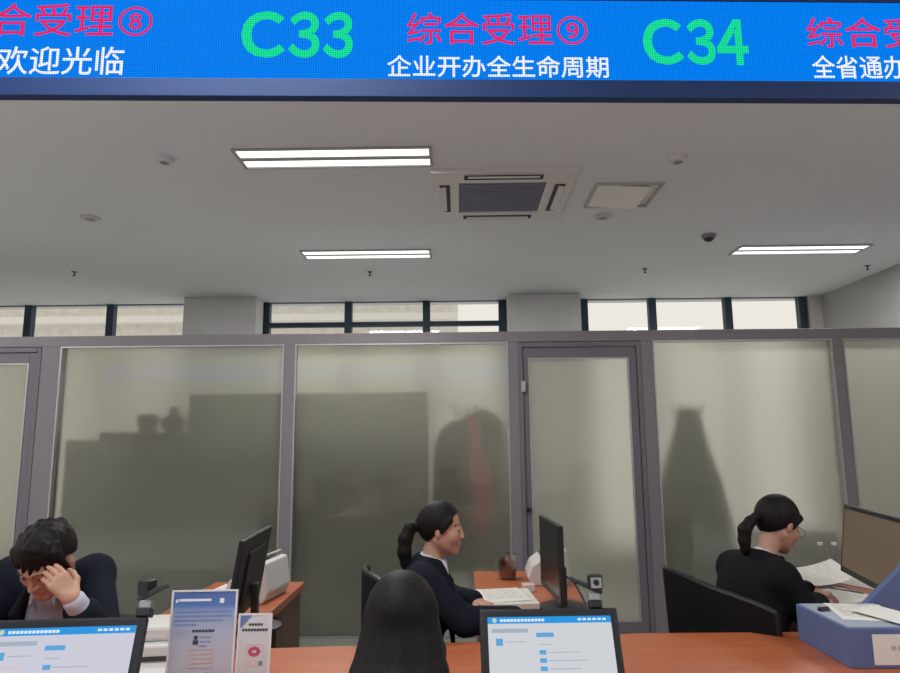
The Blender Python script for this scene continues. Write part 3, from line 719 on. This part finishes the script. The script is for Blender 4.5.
# visitor with long hair seen from behind
J = dict(fwd=V(0, 1, 0), pelvis=V(-.20, 1.36, .56), chest=V(-.19, 1.44, .83), neck=V(-.165, 1.605, .925), head=V(-.145, 1.735, 1.064), hs=.98,
         A=frame(V(0, .92, -.35), V(0, .2, 1)), shL=V(-.345, 1.52, .86), shR=V(-.015, 1.52, .86), elL=V(-.42, 1.68, .72), elR=V(.06, 1.68, .72),
         wrL=V(-.30, 1.88, .80), wrR=V(-.05, 1.88, .80), handL=(V(.5, .9, -.1), V(0, 0, -1), -1, .35), handR=(V(-.5, .9, -.1), V(0, 0, -1), 1, .35),
         knee=V(-.20, 1.72, .545), ankle=V(-.20, 1.64, .09))
person('person', J, 'visitor with long dark hair seen from behind in front of the counter', hair_long, M_suitb, M_suitb, hh=.006)

# ------------------------------------------------------------------ chairs
def office_chair(label, loc, rz, top=.95, wd=.47, tilt=8, slope=0.0):
    """faces +y before turning"""
    t = thing('office_chair', label, 'chair', loc, rz, 'black office chairs')
    MB().box((-.235, -.22, .395), (.235, .24, .455), .025, seg=3).build('seat', M_chair, t, True)
    T = Matrix.Translation((0, -.235, .50)) @ Matrix.Rotation(R(tilt), 4, 'X')
    b = MB(T); n = 12; H_ = top-.50
    tm = bmesh.new(); g = []
    for k in (0, 1):
        g.append([[tm.verts.new((wd*(i/n-.5), -.045*(1-(2*i/n-1)**2)-.012+k*.024, (H_-slope*i/n)*j/n - (.02*(2*i/n-1)**4 if j == n else 0))) for j in range(n+1)] for i in range(n+1)])
    for i in range(n):
        for j in range(n):
            tm.faces.new((g[0][i][j], g[0][i+1][j], g[0][i+1][j+1], g[0][i][j+1])); tm.faces.new((g[1][i][j], g[1][i][j+1], g[1][i+1][j+1], g[1][i+1][j]))
    for i in range(n):
        tm.faces.new((g[0][i][0], g[1][i][0], g[1][i+1][0], g[0][i+1][0])); tm.faces.new((g[0][i][n], g[0][i+1][n], g[1][i+1][n], g[1][i][n]))
        tm.faces.new((g[0][0][i], g[0][0][i+1], g[1][0][i+1], g[1][0][i])); tm.faces.new((g[0][n][i], g[1][n][i], g[1][n][i+1], g[0][n][i+1]))
    bmesh.ops.recalc_face_normals(tm, faces=list(tm.faces)); b._x(tm.verts); b._merge(tm)
    b.build('backrest', M_chair, t, True)
    f = MB(T); f.tube([(wd*(i/12-.5), -.045*(1-(2*i/12-1)**2), H_-slope*i/12-(.02*(2*i/12-1)**4)) for i in range(13)], .013)
    for q in (-1, 1): f.tube([(q*wd/2, 0, H_-.02-slope*(q+1)/2), (q*wd/2, 0, H_*.5), (q*wd/2, 0, 0)], .013)
    f.tube([(wd*(i/12-.5), -.045*(1-(2*i/12-1)**2), 0) for i in range(13)], .013)
    f.build('back_frame', M_black, t, True)
    MB().tube([(0, -.285, .52), (0, -.275, .45), (0, -.20, .39), (0, 0, .385)], .022).build('back_support', M_dark, t, True)
    MB().cyl((0, 0, .10), (0, 0, .394), .026).build('column', M_chrome, t, True)
    for k in range(5):
        a = 2*math.pi*k/5+.3; ca, sa = math.cos(a), math.sin(a)
        l = MB().tube([(0, 0, .105), (.15*ca, .15*sa, .095), (.29*ca, .29*sa, .075)], [.022, .018, .014]).build('leg', M_dark, t, True)
        MB().cyl((.29*ca-.022*sa, .29*sa+.022*ca, .030), (.29*ca+.022*sa, .29*sa-.022*ca, .030), .030, n=14).build('caster', M_black, l, True)
    return t
office_chair('black office chair behind the woman in profile, topmost back edge beside the visitor', (-.125, 3.0, 0), R(-72), .975, .42, 0)
office_chair('black mesh office chair with slanting back of the woman bent over papers', (1.29, 3.145, 0), R(-53), .955, .50, 5, .10)
office_chair('black office chair under the man with the bowed head', (-1.58, 2.90, 0), R(180), .74)
office_chair('black chair under the long-haired visitor', (-.20, 1.34, 0), 0, .80)

# ------------------------------------------------------------------ visitors' screens on the counter
M_scr = glow('screen_page', (.60, .625, .66), 1.0); M_hdr = glow('screen_header_blue', (.012, .29, .74), 1.0); M_scb = glow('screen_button_blue', (.10, .36, .66), 1.0)
M_sct = glow('screen_grey_text', (.36, .42, .50), 1.0); M_scw = glow('screen_white_text', (.70, .80, .92), 1.0); M_scy = glow('screen_emblem', (.50, .62, .45), 1.0)
M_scr2 = glow('screen_page_pale', (.58, .58, .68), 1.0)
def visitor_screen(label, loc, rz, page, cam_turn, qr, coff, dz=0.0):
    t = thing('visitor_monitor', label, 'monitor', loc, rz, 'visitor monitors on the counter')
    Wd, Hh = .412, .262
    MB().box((-.11, -.02, 0), (.11, .14, .012), .005).build('base', M_black, t)
    MB().box((-.03, .07, .012), (.03, .095, .15), .004).build('stand', M_black, t)
    T = Matrix.Translation((0, 0, .018+dz)) @ Matrix.Rotation(R(-22), 4, 'X')
    MB(T).box((-Wd/2, 0, 0), (Wd/2, .026, Hh), .007, seg=3).build('housing', M_black, t)
    b = .023; x0, x1, z0, z1 = -Wd/2+b, Wd/2-b, b, Hh-b
    sc = MB(T).box((x0, -.0012, z0), (x1, .001, z1)).build('screen', page, t)
    u = lambda a: x0+(x1-x0)*a
    v = lambda a: z1-(z1-z0)*a
    def bar(name, m, rects, y=-.0020):
        o = MB(T)
        for a in rects: o.box((u(a[0]), y, v(a[1])), (u(a[2]), -.0011, v(a[3])))
        return o.build(name, m, sc)
    bar('header_bar', M_hdr, [(0, 0, 1, .085)])
    rnd = random.Random(5)
    bar('header_text', M_scw, [(.10+k*.028, .028, .122+k*.028, .062) for k in range(13)], -.0026); bar('date_text', M_scw, [(.73+k*.04, .028, .758+k*.04, .055) for k in range(6)], -.0026)
    o = MB(T); o.cyl(tuple((u(.055), -.0026, v(.043))), (u(.055), -.0011, v(.043)), .0065, n=20); o.build('header_emblem', M_scy, sc)
    bar('section_label', M_sct, [(.03, .15, .32, .20)]); bar('section_label', M_scb, [(.385, .205, .525, .26)])
    bar('menu_icon', M_scb, [(.06, .27, .115, .36)])
    bar('menu_icon', M_scb, [(.40, .42+k*.10, .455, .475+k*.10) for k in range(5)])
    bar('page_text', M_sct, [(.47, .445+k*.10, .47+.25+.06*(k % 2), .455+k*.10) for k in range(5)]); bar('menu_text', M_sct, [(.14, .31, .30, .32)]); bar('subtitle_text', M_sct, [(.40, .345, .50, .355)])
    if not qr: bar('page_picture', glow('screen_picture', (.70, .52, .52), 1.0), [(.06, .43, .26, .455)])
    # face camera on the top edge
    T2 = T @ Matrix.Translation((Wd/2-coff, .013, Hh))
    cm = MB(T2); cm.box((-.019, -.018, .0), (.019, .018, .022), .003); cm = cm.build('camera_clip', M_black, t)
    MB(T2).box((-.016, -.012, .022), (.016, .012, .042), .002).build('clear_neck', mat('neck_plastic', (.30, .30, .30), .4), cm)
    T3 = T2 @ Matrix.Translation((0, 0, .042)) @ Matrix.Rotation(R(22), 4, 'X') @ Matrix.Rotation(R(cam_turn), 4, 'Z')
    a = MB(T3 @ Matrix.Rotation(R(24), 4, 'Y')).box((-.085, -.010, .006), (.022, .012, .020), .004).build('camera_arm', M_dark, cm)
    k = MB(T3); k.box((-.016, -.018, .014), (.026, .014, .056), .004); k.build('camera_body', M_black, cm)
    k = MB(T3); k.box((-.012, -.0195, .019), (.022, -.0175, .051), .001); k.build('camera_face', M_chrome, cm)
    k = MB(T3); k.cyl((.005, -.0235, .036), (.005, -.0190, .036), .0085); k.build('lens', M_black, cm, True)
    return t
visitor_screen('tilted black visitor monitor with lit page in front of the woman in profile', (.264, 2.025, .75), R(2), M_scr, 0, True, .062)
visitor_screen('tilted black visitor monitor with lit page in front of the bowed man', (-1.055, 1.815, .75), R(5), M_scr2, 150, False, .012, .030)

# ------------------------------------------------------------------ acrylic notice stands
def holder(label, loc, rz, W_, H_, build):
    t = thing('notice_stand', label, 'sign stand', loc, rz, 'acrylic notice stands on the counter')
    T = Matrix.Rotation(R(-6), 4, 'X')
    MB().box((-W_/2, -.01, 0), (W_/2, .07, .004), .001).build('foot', M_clear, t)
    f = MB(T); f.box((-W_/2, 0, .004), (-W_/2+.006, .006, H_)); f.box((W_/2-.006, 0, .004), (W_/2, .006, H_)); f.box((-W_/2+.006, 0, H_-.005), (W_/2-.006, .006, H_)); f.box((-W_/2+.006, 0, .004), (W_/2-.006, .006, .010))
    f.build('frame', mat('acrylic_edge', (.72, .68, .69), .3), t)
    p = MB(T); p.box((-W_/2+.0061, .0015, .010), (W_/2-.0061, .0045, H_-.005))
    return t, p, T
def rects(T, parent, name, m, rs, y=.0015):
    o = MB(T)
    for a in rs: o.box((a[0], y-.0008, a[1]), (a[2], y+.0005, a[3]))
    return o.build(name, m, parent)
def ramp_mat(name, stops, axis='Z', size=.3):
    m = bpy.data.materials.new(name); m.use_nodes = True; nt = m.node_tree; b = nt.nodes['Principled BSDF']; L = nt.links.new
    tc = nt.nodes.new('ShaderNodeTexCoord'); sp = nt.nodes.new('ShaderNodeSeparateXYZ'); d = nt.nodes.new('ShaderNodeMath'); d.operation = 'DIVIDE'; d.inputs[1].default_value = size
    r_ = nt.nodes.new('ShaderNodeValToRGB')
    while len(r_.color_ramp.elements) < len(stops): r_.color_ramp.elements.new(.5)
    for e, (p, c) in zip(r_.color_ramp.elements, stops): e.position = p; e.color = (*c, 1)
    L(tc.outputs['Object'], sp.inputs[0]); L(sp.outputs[axis], d.inputs[0]); L(d.outputs[0], r_.inputs['Fac']); L(r_.outputs['Color'], b.inputs['Base Color']); b.inputs['Roughness'].default_value = .45
    return m
M_navy = mat('print_navy', (.07, .09, .25), .5); M_pblue = mat('print_blue', (.20, .26, .48), .5); M_pwhite = mat('print_white', (.8, .8, .85), .5)
M_pblack = mat('print_black', (.05, .05, .07), .5); M_porange = mat('print_orange', (.62, .36, .28), .5); M_pred = mat('print_red', (.55, .08, .16), .5); M_ppink = mat('print_pink', (.70, .48, .50), .5)
t, p, T = holder('larger notice stand with blue-headed poster on the counter', (-.768, 2.085, .75), R(3), .196, .322, None)
ps = p.build('poster', ramp_mat('poster_print', [(0, (.10, .17, .40)), (.10, (.38, .40, .52)), (.35, (.48, .46, .52)), (.62, (.44, .45, .56)), (.80, (.30, .36, .56)), (.86, (.10, .19, .45)), (1, (.08, .13, .36))], 'Z', .322), t)
rects(T, ps, 'heading_text', M_pwhite, [(-.075, .290, .02, .297)]); rects(T, ps, 'emblem', M_pwhite, [(.045, .284, .058, .298), (-.085, .287, -.078, .296)])
rnd = random.Random(2)
rects(T, ps, 'body_text', M_pblue, [(-.085+.0085*k, z, -.085+.0085*k+.0068, z+.006) for z, n in ((.258, 20), (.246, 20), (.234, 17), (.222, 8)) for k in range(n)])
rects(T, ps, 'title_text', M_pblack, [(-.030+.0095*k, .204, -.030+.0095*k+.0080, .211) for k in range(7)])
o = MB(T); o.cyl((-.018, .001, .189), (-.018, .0021, .189), .006, n=16); o.box((-.026, .0008, .170), (-.010, .002, .182)); o.build('figure_icon', M_pblack, ps)
rects(T, ps, 'caption_text', M_pblue, [(-.004+.008*k, z, .002+.008*k, z+.004) for z in (.188, .176) for k in range(4)]+[(-.008, .164, .014, .168)])
fr_ = [(-.034, .156, .036, .158), (-.034, .106, .036, .108), (-.034, .108, -.032, .156), (.034, .108, .036, .156)]
rects(T, ps, 'stamp_box', M_porange, fr_+[(-.024+.012*k, z, -.016+.012*k, z+.004) for z in (.142, .130, .118) for k in range(5)])
rects(T, ps, 'small_picture', mat('print_mid_blue', (.13, .21, .42), .5), [(-.034, .050, .030, .090)]); rects(T, ps, 'small_picture', mat('print_brown', (.30, .22, .24), .5), [(.016, .054, .030, .094)], .0012)
t, p, T = holder('smaller notice stand with pink emblem beside the blue-headed poster', (-.6125, 2.085, .75), R(2), .100, .255, None)
ps = p.build('poster', ramp_mat('leaflet_print', [(0, (.20, .27, .50)), (.04, (.58, .54, .55)), (.5, (.60, .56, .57)), (1, (.66, .63, .66))], 'Z', .255), t)
o = MB(T); o.prism([(-.043, .2494), (-.043, .215), (-.012, .2494)], -.0022, -.0009, M=Matrix(((1, 0, 0, 0), (0, 0, 1, .0015), (0, 1, 0, 0), (0, 0, 0, 1)))); o.build('blue_corner', mat('print_mid_blue', (.13, .21, .42), .5), ps)
rects(T, ps, 'title_text', M_pblack, [(-.018+.0085*k, .221, -.011+.0085*k, .2275) for k in range(5)]+[(-.037+.0085*k, .206, -.030+.0085*k, .213) for k in range(9)])
pe = []
o = MB(T)
for k in range(8):
    a = k*math.pi/4; o.cyl((.002+.013*math.cos(a), .0010, .150+.009*math.sin(a)), (.002+.013*math.cos(a), .0021, .150+.009*math.sin(a)), .006, n=12)
o.build('emblem', M_pred, ps)
rects(T, ps, 'emblem_surround', M_ppink, [(-.022, .168, .026, .172), (-.022, .112, .010, .128), (-.024, .13, -.020, .165), (.026, .13, .030, .165)])
rects(T, ps, 'mark', mat('print_green', (.15, .24, .19), .5), [(.017, .112, .028, .124)])
rects(T, ps, 'caption_text', M_ink, [(-.035+.008*k, .060, -.029+.008*k, .064) for k in range(9)])

# ------------------------------------------------------------------ clerks' monitors
def monitor(label, loc, rz, W_, H_, z0, screen_m, tilt=0):
    """the screen looks along -y before turning"""
    t = thing('computer_monitor', label, 'monitor', loc, rz, 'monitors of the clerks')
    MB().lathe([(.115, 0), (.115, .008), (.09, .014), (.03, .018)], (0, .06, 0), 28).build('base', M_black, t, True)
    MB().box((-.025, .05, .014), (.025, .075, z0+.12), .005).build('stand', M_black, t)
    T = Matrix.Translation((0, 0, z0)) @ Matrix.Rotation(R(-tilt), 4, 'X')
    m_ = MB(T); m_.box((-W_/2, 0, 0), (W_/2, .022, H_), .005); m_.box((-W_*.28, .022, .06), (W_*.28, .031, H_-.06), .006); m_.build('housing', M_black, t)
    MB(T).box((-W_/2+.022, -.0010, .030), (W_/2-.022, .001, H_-.022)).build('screen', screen_m, t)
    for x in (.0,): MB(T).box((W_/2-.05, -.0012, .009), (W_/2-.035, .001, .013)).build('power_button', M_grey, t)
    return t
M_off = mat('dark_screen', (.012, .012, .014), .25)
M_warm = mat('matte_screen', (.12, .085, .055), .42, emit=(.14, .10, .06), es=.35)
monitor('black monitor seen from behind on the side desk of the bowed man', (-.925, 2.95, .75), R(-86.7), .50, .33, .06, M_off, 9)
monitor('thin black monitor seen nearly edge-on beside the glass mug', (.412, 3.27, .75), R(-86), .46, .33, .06, M_off)
monitor('large black monitor with brown screen turned towards the woman with glasses', (1.845, 3.215, .75), R(-102), .78, .335, .095, M_warm, 8)

# ------------------------------------------------------------------ things on the side desks
def scanner(label, loc, rz):
    t = thing('document_scanner', label, 'scanner', loc, rz, 'white document scanners')
    prof = [(-.10, 0), (.09, 0), (.115, .05), (.095, .185), (.06, .190), (-.01, .125), (-.04, .135), (-.09, .10), (-.115, .04)]
    T = Matrix(((0, 0, 1, 0), (1, 0, 0, 0), (0, 1, 0, 0), (0, 0, 0, 1)))
    MB(T).prism(prof, -.14, .14, .008).build('body', M_white, t)
    T2 = Matrix.Translation((0, -.035, .135)) @ Matrix.Rotation(R(-52), 4, 'X')
    MB(T2).box((-.12, -.004, -.01), (.12, .004, .13), .003).build('feed_tray', M_white, t)
    MB(T2).box((-.105, -.0065, .0), (.105, -.0041, .115)).build('tray_slot', M_dark, t)
    k = MB(); k.box((-.142, -.02, .045), (-.1395, .03, .085), .001); k.build('side_button', M_dark, t)
    return t
scanner('white document scanner at the far end of the bowed man’s side desk', (-1.015, 3.52, .75), R(-98))
scanner('white document scanner behind the edge-on monitor near the glass mug', (.475, 3.88, .75), R(-92))
def mug():
    t = thing('glass_mug', 'clear glass mug of dark red tea on the middle side desk', 'mug', (.262, 3.94, .75))
    MB().lathe([(.044, 0), (.050, .01), (.054, .06), (.056, .135), (.052, .135), (.050, .06), (.046, .014), (.002, .012)], n=32).build('glass', M_mug, t, True)
    MB().lathe([(.002, .014), (.044, .015), (.0485, .06), (.050, .105), (.002, .105)], n=32).build('tea', mat('red_tea', (.17, .03, .016), .15), t, True)
    MB().tube([(-.052, 0, .11), (-.078, 0, .108), (-.088, 0, .075), (-.078, 0, .04), (-.050, 0, .035)], .006).build('handle', M_mug, t, True)
mug()
def paper(name, label, cat, loc, rz, W_, D_, f, group=None, m=None, lines=True, th=.0008):
    t = thing(name, label, cat, loc, rz, group)
    MB().sheet(W_, D_, f, th).build('sheet', m or M_paper, t, True)
    if lines:
        q = MB(); rnd = random.Random(int(loc[0]*1000))
        for k in range(9):
            y = D_*(.40-.085*k); x = -W_*.40
            while x < W_*.36:
                l = rnd.uniform(.02, .05); a, b = x, min(x+l, W_*.40)
                z = lambda xx, yy: f(xx/W_+.5, yy/D_+.5)+th+.0006
                q.quad([(a, y, z(a, y)), (b, y, z(b, y)), (b, y+.005, z(b, y+.005)), (a, y+.005, z(a, y+.005))]); x += l+.012
        q.build('printed_text', M_ink, t)
    return t
t = thing('paper_stack', 'thick stack of printed forms before the woman in profile', 'papers', (.198, 3.38, .75), R(4), None)
for k in range(1): MB().box((-.15, -.165, 0), (.15, .165, .028), .002).build('pages', M_print, t)
paper('paper_sheet', 'loose printed sheet slid on top of the thick form stack', 'paper', (.20, 3.40, .7785), R(9), .21, .28, lambda u, v: .0002+.002*u*u)
t = thing('eraser_box', 'small pale box at the end of the form stack by the monitor', 'box', (.345, 3.63, .75), R(6)); MB().box((-.03, -.03, 0), (.03, .03, .035), .003).build('carton', M_white, t); MB().box((-.031, -.012, .010), (.031, .012, .0355)).build('band', M_porange, t)
t = thing('keyboard', 'pale keyboard on the side desk of the bowed man', 'keyboard', (-1.17, 3.25, .75), R(90)); MB().box((-.21, -.07, 0), (.21, .07, .016), .004).build('body', M_white, t)
ks = MB()
for i in range(14):
    for j in range(5): ks.box((-.200+i*.0285, -.060+j*.0245, .016), (-.200+i*.0285+.024, -.060+j*.0245+.02, .021), .001, seg=1)
ks.build('keys', mat('key_grey', (.5, .49, .47), .5), t)
paper('paper_sheet', 'blank-looking sheet at the far end of the bowed man’s desk', 'paper', (-1.20, 3.68, .75), R(-8), .21, .297, lambda u, v: .0004)
t = thing('computer_mouse', 'small white mouse beside the monitor seen from behind', 'mouse', (-.93, 2.74, .75), R(20)); fm = MB(); fm.lathe([(.001, .034), (.018, .030), (.028, .016), (.030, 0)], n=20, M=Matrix.Diagonal((1, 1.7, 1, 1))); fm.build('shell', M_white, t, True); MB().cyl((0, .02, .030), (0, .034, .026), .004).build('wheel', M_grey, t)
t = thing('printer', 'low white printer half hidden behind the blue-headed poster', 'printer', (-1.045, 2.50, .75), R(8))
b = MB(); b.box((-.10, -.10, 0), (.10, .13, .085), .008); b.box((-.095, -.06, .085), (.095, .125, .135), .012); b.build('body', M_white, t)
MB().box((-.085, -.104, .035), (.085, -.098, .050)).build('paper_slot', M_dark, t); MB(Matrix.Translation((0, -.1, .03)) @ Matrix.Rotation(R(12), 4, 'X')).box((-.08, -.07, -.004), (.08, 0, .0)).build('out_tray', M_white, t)
# right side desk
cu = lambda u, v: .012+.055*max(0, u-.55)**1.5*2.2+.045*max(0, v-.6)**1.4
paper('paper_sheet', 'large curling sheet lying uppermost beneath the brown monitor', 'paper', (1.80, 3.76, .756), R(-6), .46, .34, lambda u, v: .018+.20*max(0, u-.55)**1.7+.05*max(0, .35-u)+.045*max(0, v-.4))
paper('paper_sheet', 'wide printed sheet under the hand of the woman with glasses', 'paper', (1.74, 3.43, .752), R(14), .42, .30, lambda u, v: .003+.02*max(0, u-.6))
paper('paper_sheet', 'printed sheet between the wide sheet and the monitor foot', 'paper', (2.14, 3.76, .751), R(25), .24, .30, lambda u, v: .001)
t = thing('pencil', 'dark pencil lying at the edge of the papers by the monitor', 'pencil', (1.88, 3.46, .772), R(-55)); MB().cyl((-.08, 0, .004), (.075, 0, .004), .0038, n=6).build('barrel', M_dark, t); MB().cyl((.075, 0, .004), (.092, 0, .004), .0038, .0006, n=6).build('tip', M_porange, t)
for x, y, lb in ((2.03, 3.975, 'clear plastic water bottle, the one of the pair nearer the woman with glasses'), (2.11, 3.98, 'clear plastic water bottle, the one of the pair nearer the brown monitor')):
    t = thing('water_bottle', lb, 'bottle', (x, y, .75), 0, 'water bottles on the side desk')
    MB().lathe([(.026, 0), (.029, .01), (.029, .09), (.026, .10), (.029, .11), (.028, .13), (.012, .155), (.012, .165)], n=20).build('bottle', M_clear, t, True)
    MB().cyl((0, 0, .165), (0, 0, .180), .014).build('cap', M_white, t, True)
# blue boxes on the counter
t = thing('file_box', 'blue file box with papers on top at the edge of the counter', 'file box', (1.44, 2.575, .75), R(0))
HX, HY, HZ = .150, .175, .128
b = MB(); b.box((-HX, -HY, 0), (HX, HY, HZ), .003); b.build('box', M_blue, t)
MB().box((-HX+.008, -HY+.008, HZ), (HX-.008, HY-.008, HZ+.002)).build('lid_face', M_bluelt, t)
MB().box((HX-.22, -HY-.0015, .012), (HX-.012, -HY+.001, .108)).build('label_card', M_paper, t)
q = MB()
for k in range(6): q.box((HX-.16+k*.022, -HY-.0025, .058), (HX-.145+k*.022, -HY-.001, .072))
q.build('label_text', M_ink, t)
paper('paper_sheet', 'white sheet lying on the blue file box', 'paper', (1.455, 2.60, .8805), R(-14), .19, .25, lambda u, v: .0004+.010*max(0, u-.7))
paper('paper_sheet', 'second white sheet poking out across the blue file box towards the folder', 'paper', (1.515, 2.53, .8835), R(20), .15, .20, lambda u, v: .0030+.004*v, lines=False)
t = thing('black_clip', 'small black binder clip on the lid of the blue file box', 'clip', (1.335, 2.63, .8801), R(20)); MB(Matrix(((0, 0, 1, 0), (1, 0, 0, 0), (0, 1, 0, 0), (0, 0, 0, 1)))).prism([(-.012, 0), (.012, 0), (.004, .014), (-.004, .014)], -.02, .02).build('clip_body', M_black, t); MB().tube([(-.01, .0, .013), (-.012, .022, .010), (.012, .022, .010), (.01, .0, .013)], .001, 6).build('wire_handle', M_chrome, t)
t = thing('blue_folder', 'tall blue folder with slanting edge standing behind the blue file box', 'folder', (1.64, 2.785, .75), 0)
MB().prism([(-.09, 0), (.10, 0), (.10, .27), (-.09, .105)], -.015, .015, .003, M=Matrix(((1, 0, 0, 0), (0, 0, 1, 0), (0, 1, 0, 0), (0, 0, 0, 1)))).build('cover', M_blue, t)
# cables behind the middle monitor
t = thing('cable_bundle', 'thin grey cables drooping behind the edge-on monitor', 'cable', (.50, 3.05, .75))
for k in range(2): MB().tube([(-.03, .1, .16), (.0+.012*k, .05, .14), (.03+.012*k, -.04, .07), (.040+.01*k, -.08, .006), (.02, -.12-.03*k, .004)], .004).build('cable', M_grey if k else M_dark, t, True)

# ------------------------------------------------------------------ behind the frosted glass
def cabinet(label, x0, x1, y0, z1, m, doors=True):
    t = thing('steel_cabinet', label, 'cabinet', ((x0+x1)/2, y0+.2, 0), 0, 'steel cabinets behind the frosted glass'); hw = (x1-x0)/2
    MB().box((-hw, -.19, 0), (hw, .2, z1), .004).build('body', m, t)
    for q in (-1, 1):
        d_ = MB().box((min(q*.003, q*(hw-.005)), -.2, .06), (max(q*.003, q*(hw-.005)), -.1901, z1-.03), .002).build('door', m, t)
        MB().box((q*.05-.008, -.212, z1*.60), (q*.05+.008, -.2001, z1*.60+.09), .003).build('handle', M_white, d_)
    return t
cabinet('lower grey steel cabinet behind frosted glass, carrying the model house', -3.32, -2.31, 5.72, 1.555, M_cab)
cabinet('tall grey steel cabinet behind the frosted glass, next to the lower one', -2.30, -1.26, 5.72, 1.935, M_cab)
cabinet('tall grey steel cabinet behind the frosted glass, next to the hanging coats', -1.255, -.255, 5.72, 1.935, M_cab)
cabinet('waist-high grey cabinet behind the frosted glass beyond the woman with glasses', 2.50, 3.09, 5.75, .76, M_cab)
t = thing('shelf_board', 'dark board lying along the top of the lower cabinet', 'board', (-2.67, 5.90, 1.555)); MB().box((-.385, -.16, .0005), (.355, .16, .06), .004).build('board', M_cabd, t)
t = thing('model_house', 'small model house with dark roof on the lower cabinet', 'ornament', (-2.69, 5.84, 1.616), R(4))
HS = Matrix.Scale(.84, 4)
MB(HS).box((-.075, -.05, 0), (.085, .06, .095), .003).build('house_wall', mat('ornament_cream', (.45, .42, .38), .8), t)
MB(HS @ Matrix(((1, 0, 0, 0), (0, 0, 1, 0), (0, 1, 0, 0), (0, 0, 0, 1)))).prism([(-.095, .095), (.100, .095), (.085, .185), (-.070, .175)], -.065, .075).build('house_roof', mat('ornament_brown', (.10, .07, .06), .8), t)
t = thing('vase', 'dark round jar with narrow neck on the lower cabinet', 'jar', (-2.475, 5.86, 1.616))
MB().lathe([(.05, 0), (.095, .035), (.105, .08), (.085, .125), (.04, .150), (.03, .175), (.042, .195)], n=28).build('jar_body', mat('jar_glaze', (.035, .038, .042), .5), t, True)
MB().lathe([(.044, .195), (.046, .205), (.002, .222)], n=20).build('lid', mat('ornament_brown', (.10, .07, .06), .8), t, True)
def coat_stand(label, loc, rz):
    t = thing('coat_stand', label, 'coat stand', loc, rz, 'coat stands behind the frosted glass')
    MB().lathe([(.20, 0), (.20, .02), (.05, .04)], n=28).build('base', M_dark, t, True); MB().cyl((0, 0, .03), (0, 0, 1.80), .018).build('pole', M_dark, t, True)
    for k in range(4):
        a = k*math.pi/2+.4; MB().tube([(0, 0, 1.72), (.07*math.cos(a), .07*math.sin(a), 1.70), (.13*math.cos(a), .13*math.sin(a), 1.77), (.14*math.cos(a), .14*math.sin(a), 1.83)], .010).build('hook', M_dark, t, True)
    return t
def coat(label, loc, m, prof, seed, group=None):
    """hanging cloth: rings of (z, half width, half depth, shift)"""
    t = thing('hanging_coat', label, 'coat', loc, 0, group); n = 36; b = bmesh.new(); rings = []
    for i, (z, wx, wy, sx) in enumerate(prof):
        rings.append([b.verts.new((sx+wx*math.cos(2*math.pi*k/n)*(1+.07*math.sin(5*2*math.pi*k/n+seed+i*.25)), wy*math.sin(2*math.pi*k/n)*(1+.10*math.sin(7*2*math.pi*k/n+seed*2+i*.2)), z)) for k in range(n)])
    for i in range(len(rings)-1):
        for k in range(n): b.faces.new((rings[i][k], rings[i][(k+1) % n], rings[i+1][(k+1) % n], rings[i+1][k]))
    b.faces.new(rings[0][::-1]); b.faces.new(rings[-1]); bmesh.ops.recalc_face_normals(b, faces=list(b.faces))
    mb = MB(); mb.bm.free(); mb.bm = b; mb.build('coat_body', m, t, True)
    return t
coat_stand('coat stand with a red jacket between dark coats, blurred behind frosted glass', (.09, 5.99, 0), 0)
coat('long dark grey coat hanging at the cabinet side of the red jacket', (-.05, 5.93, 0), M_greyc, [(.45, .19, .10, 0), (.8, .19, .11, 0), (1.2, .18, .10, .0), (1.5, .165, .09, .0), (1.62, .13, .08, .02), (1.70, .05, .05, .05)], 1)
coat('long dark green coat hanging on the door side of the red jacket', (.275, 6.06, 0), M_green, [(.45, .15, .12, 0), (.9, .15, .12, 0), (1.3, .15, .10, -.01), (1.65, .13, .09, -.02), (1.74, .10, .08, -.04), (1.79, .04, .05, -.07)], 2)
coat('narrow dark red jacket hanging between the dark coats', (.15, 5.80, 0), M_red, [(.72, .03, .03, .03), (.95, .075, .05, .03), (1.2, .085, .05, .03), (1.45, .055, .045, -.01), (1.62, .035, .03, -.03), (1.74, .03, .03, -.06)], 3)
coat_stand('coat stand draped with one dark green coat, blurred behind frosted glass', (2.02, 6.02, 0), .5)
coat('wide dark green coat draped to the floor on the second coat stand', (2.0, 6.00, 0), M_green, [(.30, .33, .17, .0), (.8, .32, .17, 0), (1.15, .26, .15, -.0), (1.42, .17, .12, .01), (1.62, .12, .09, .02), (1.78, .09, .06, .02)], 4)
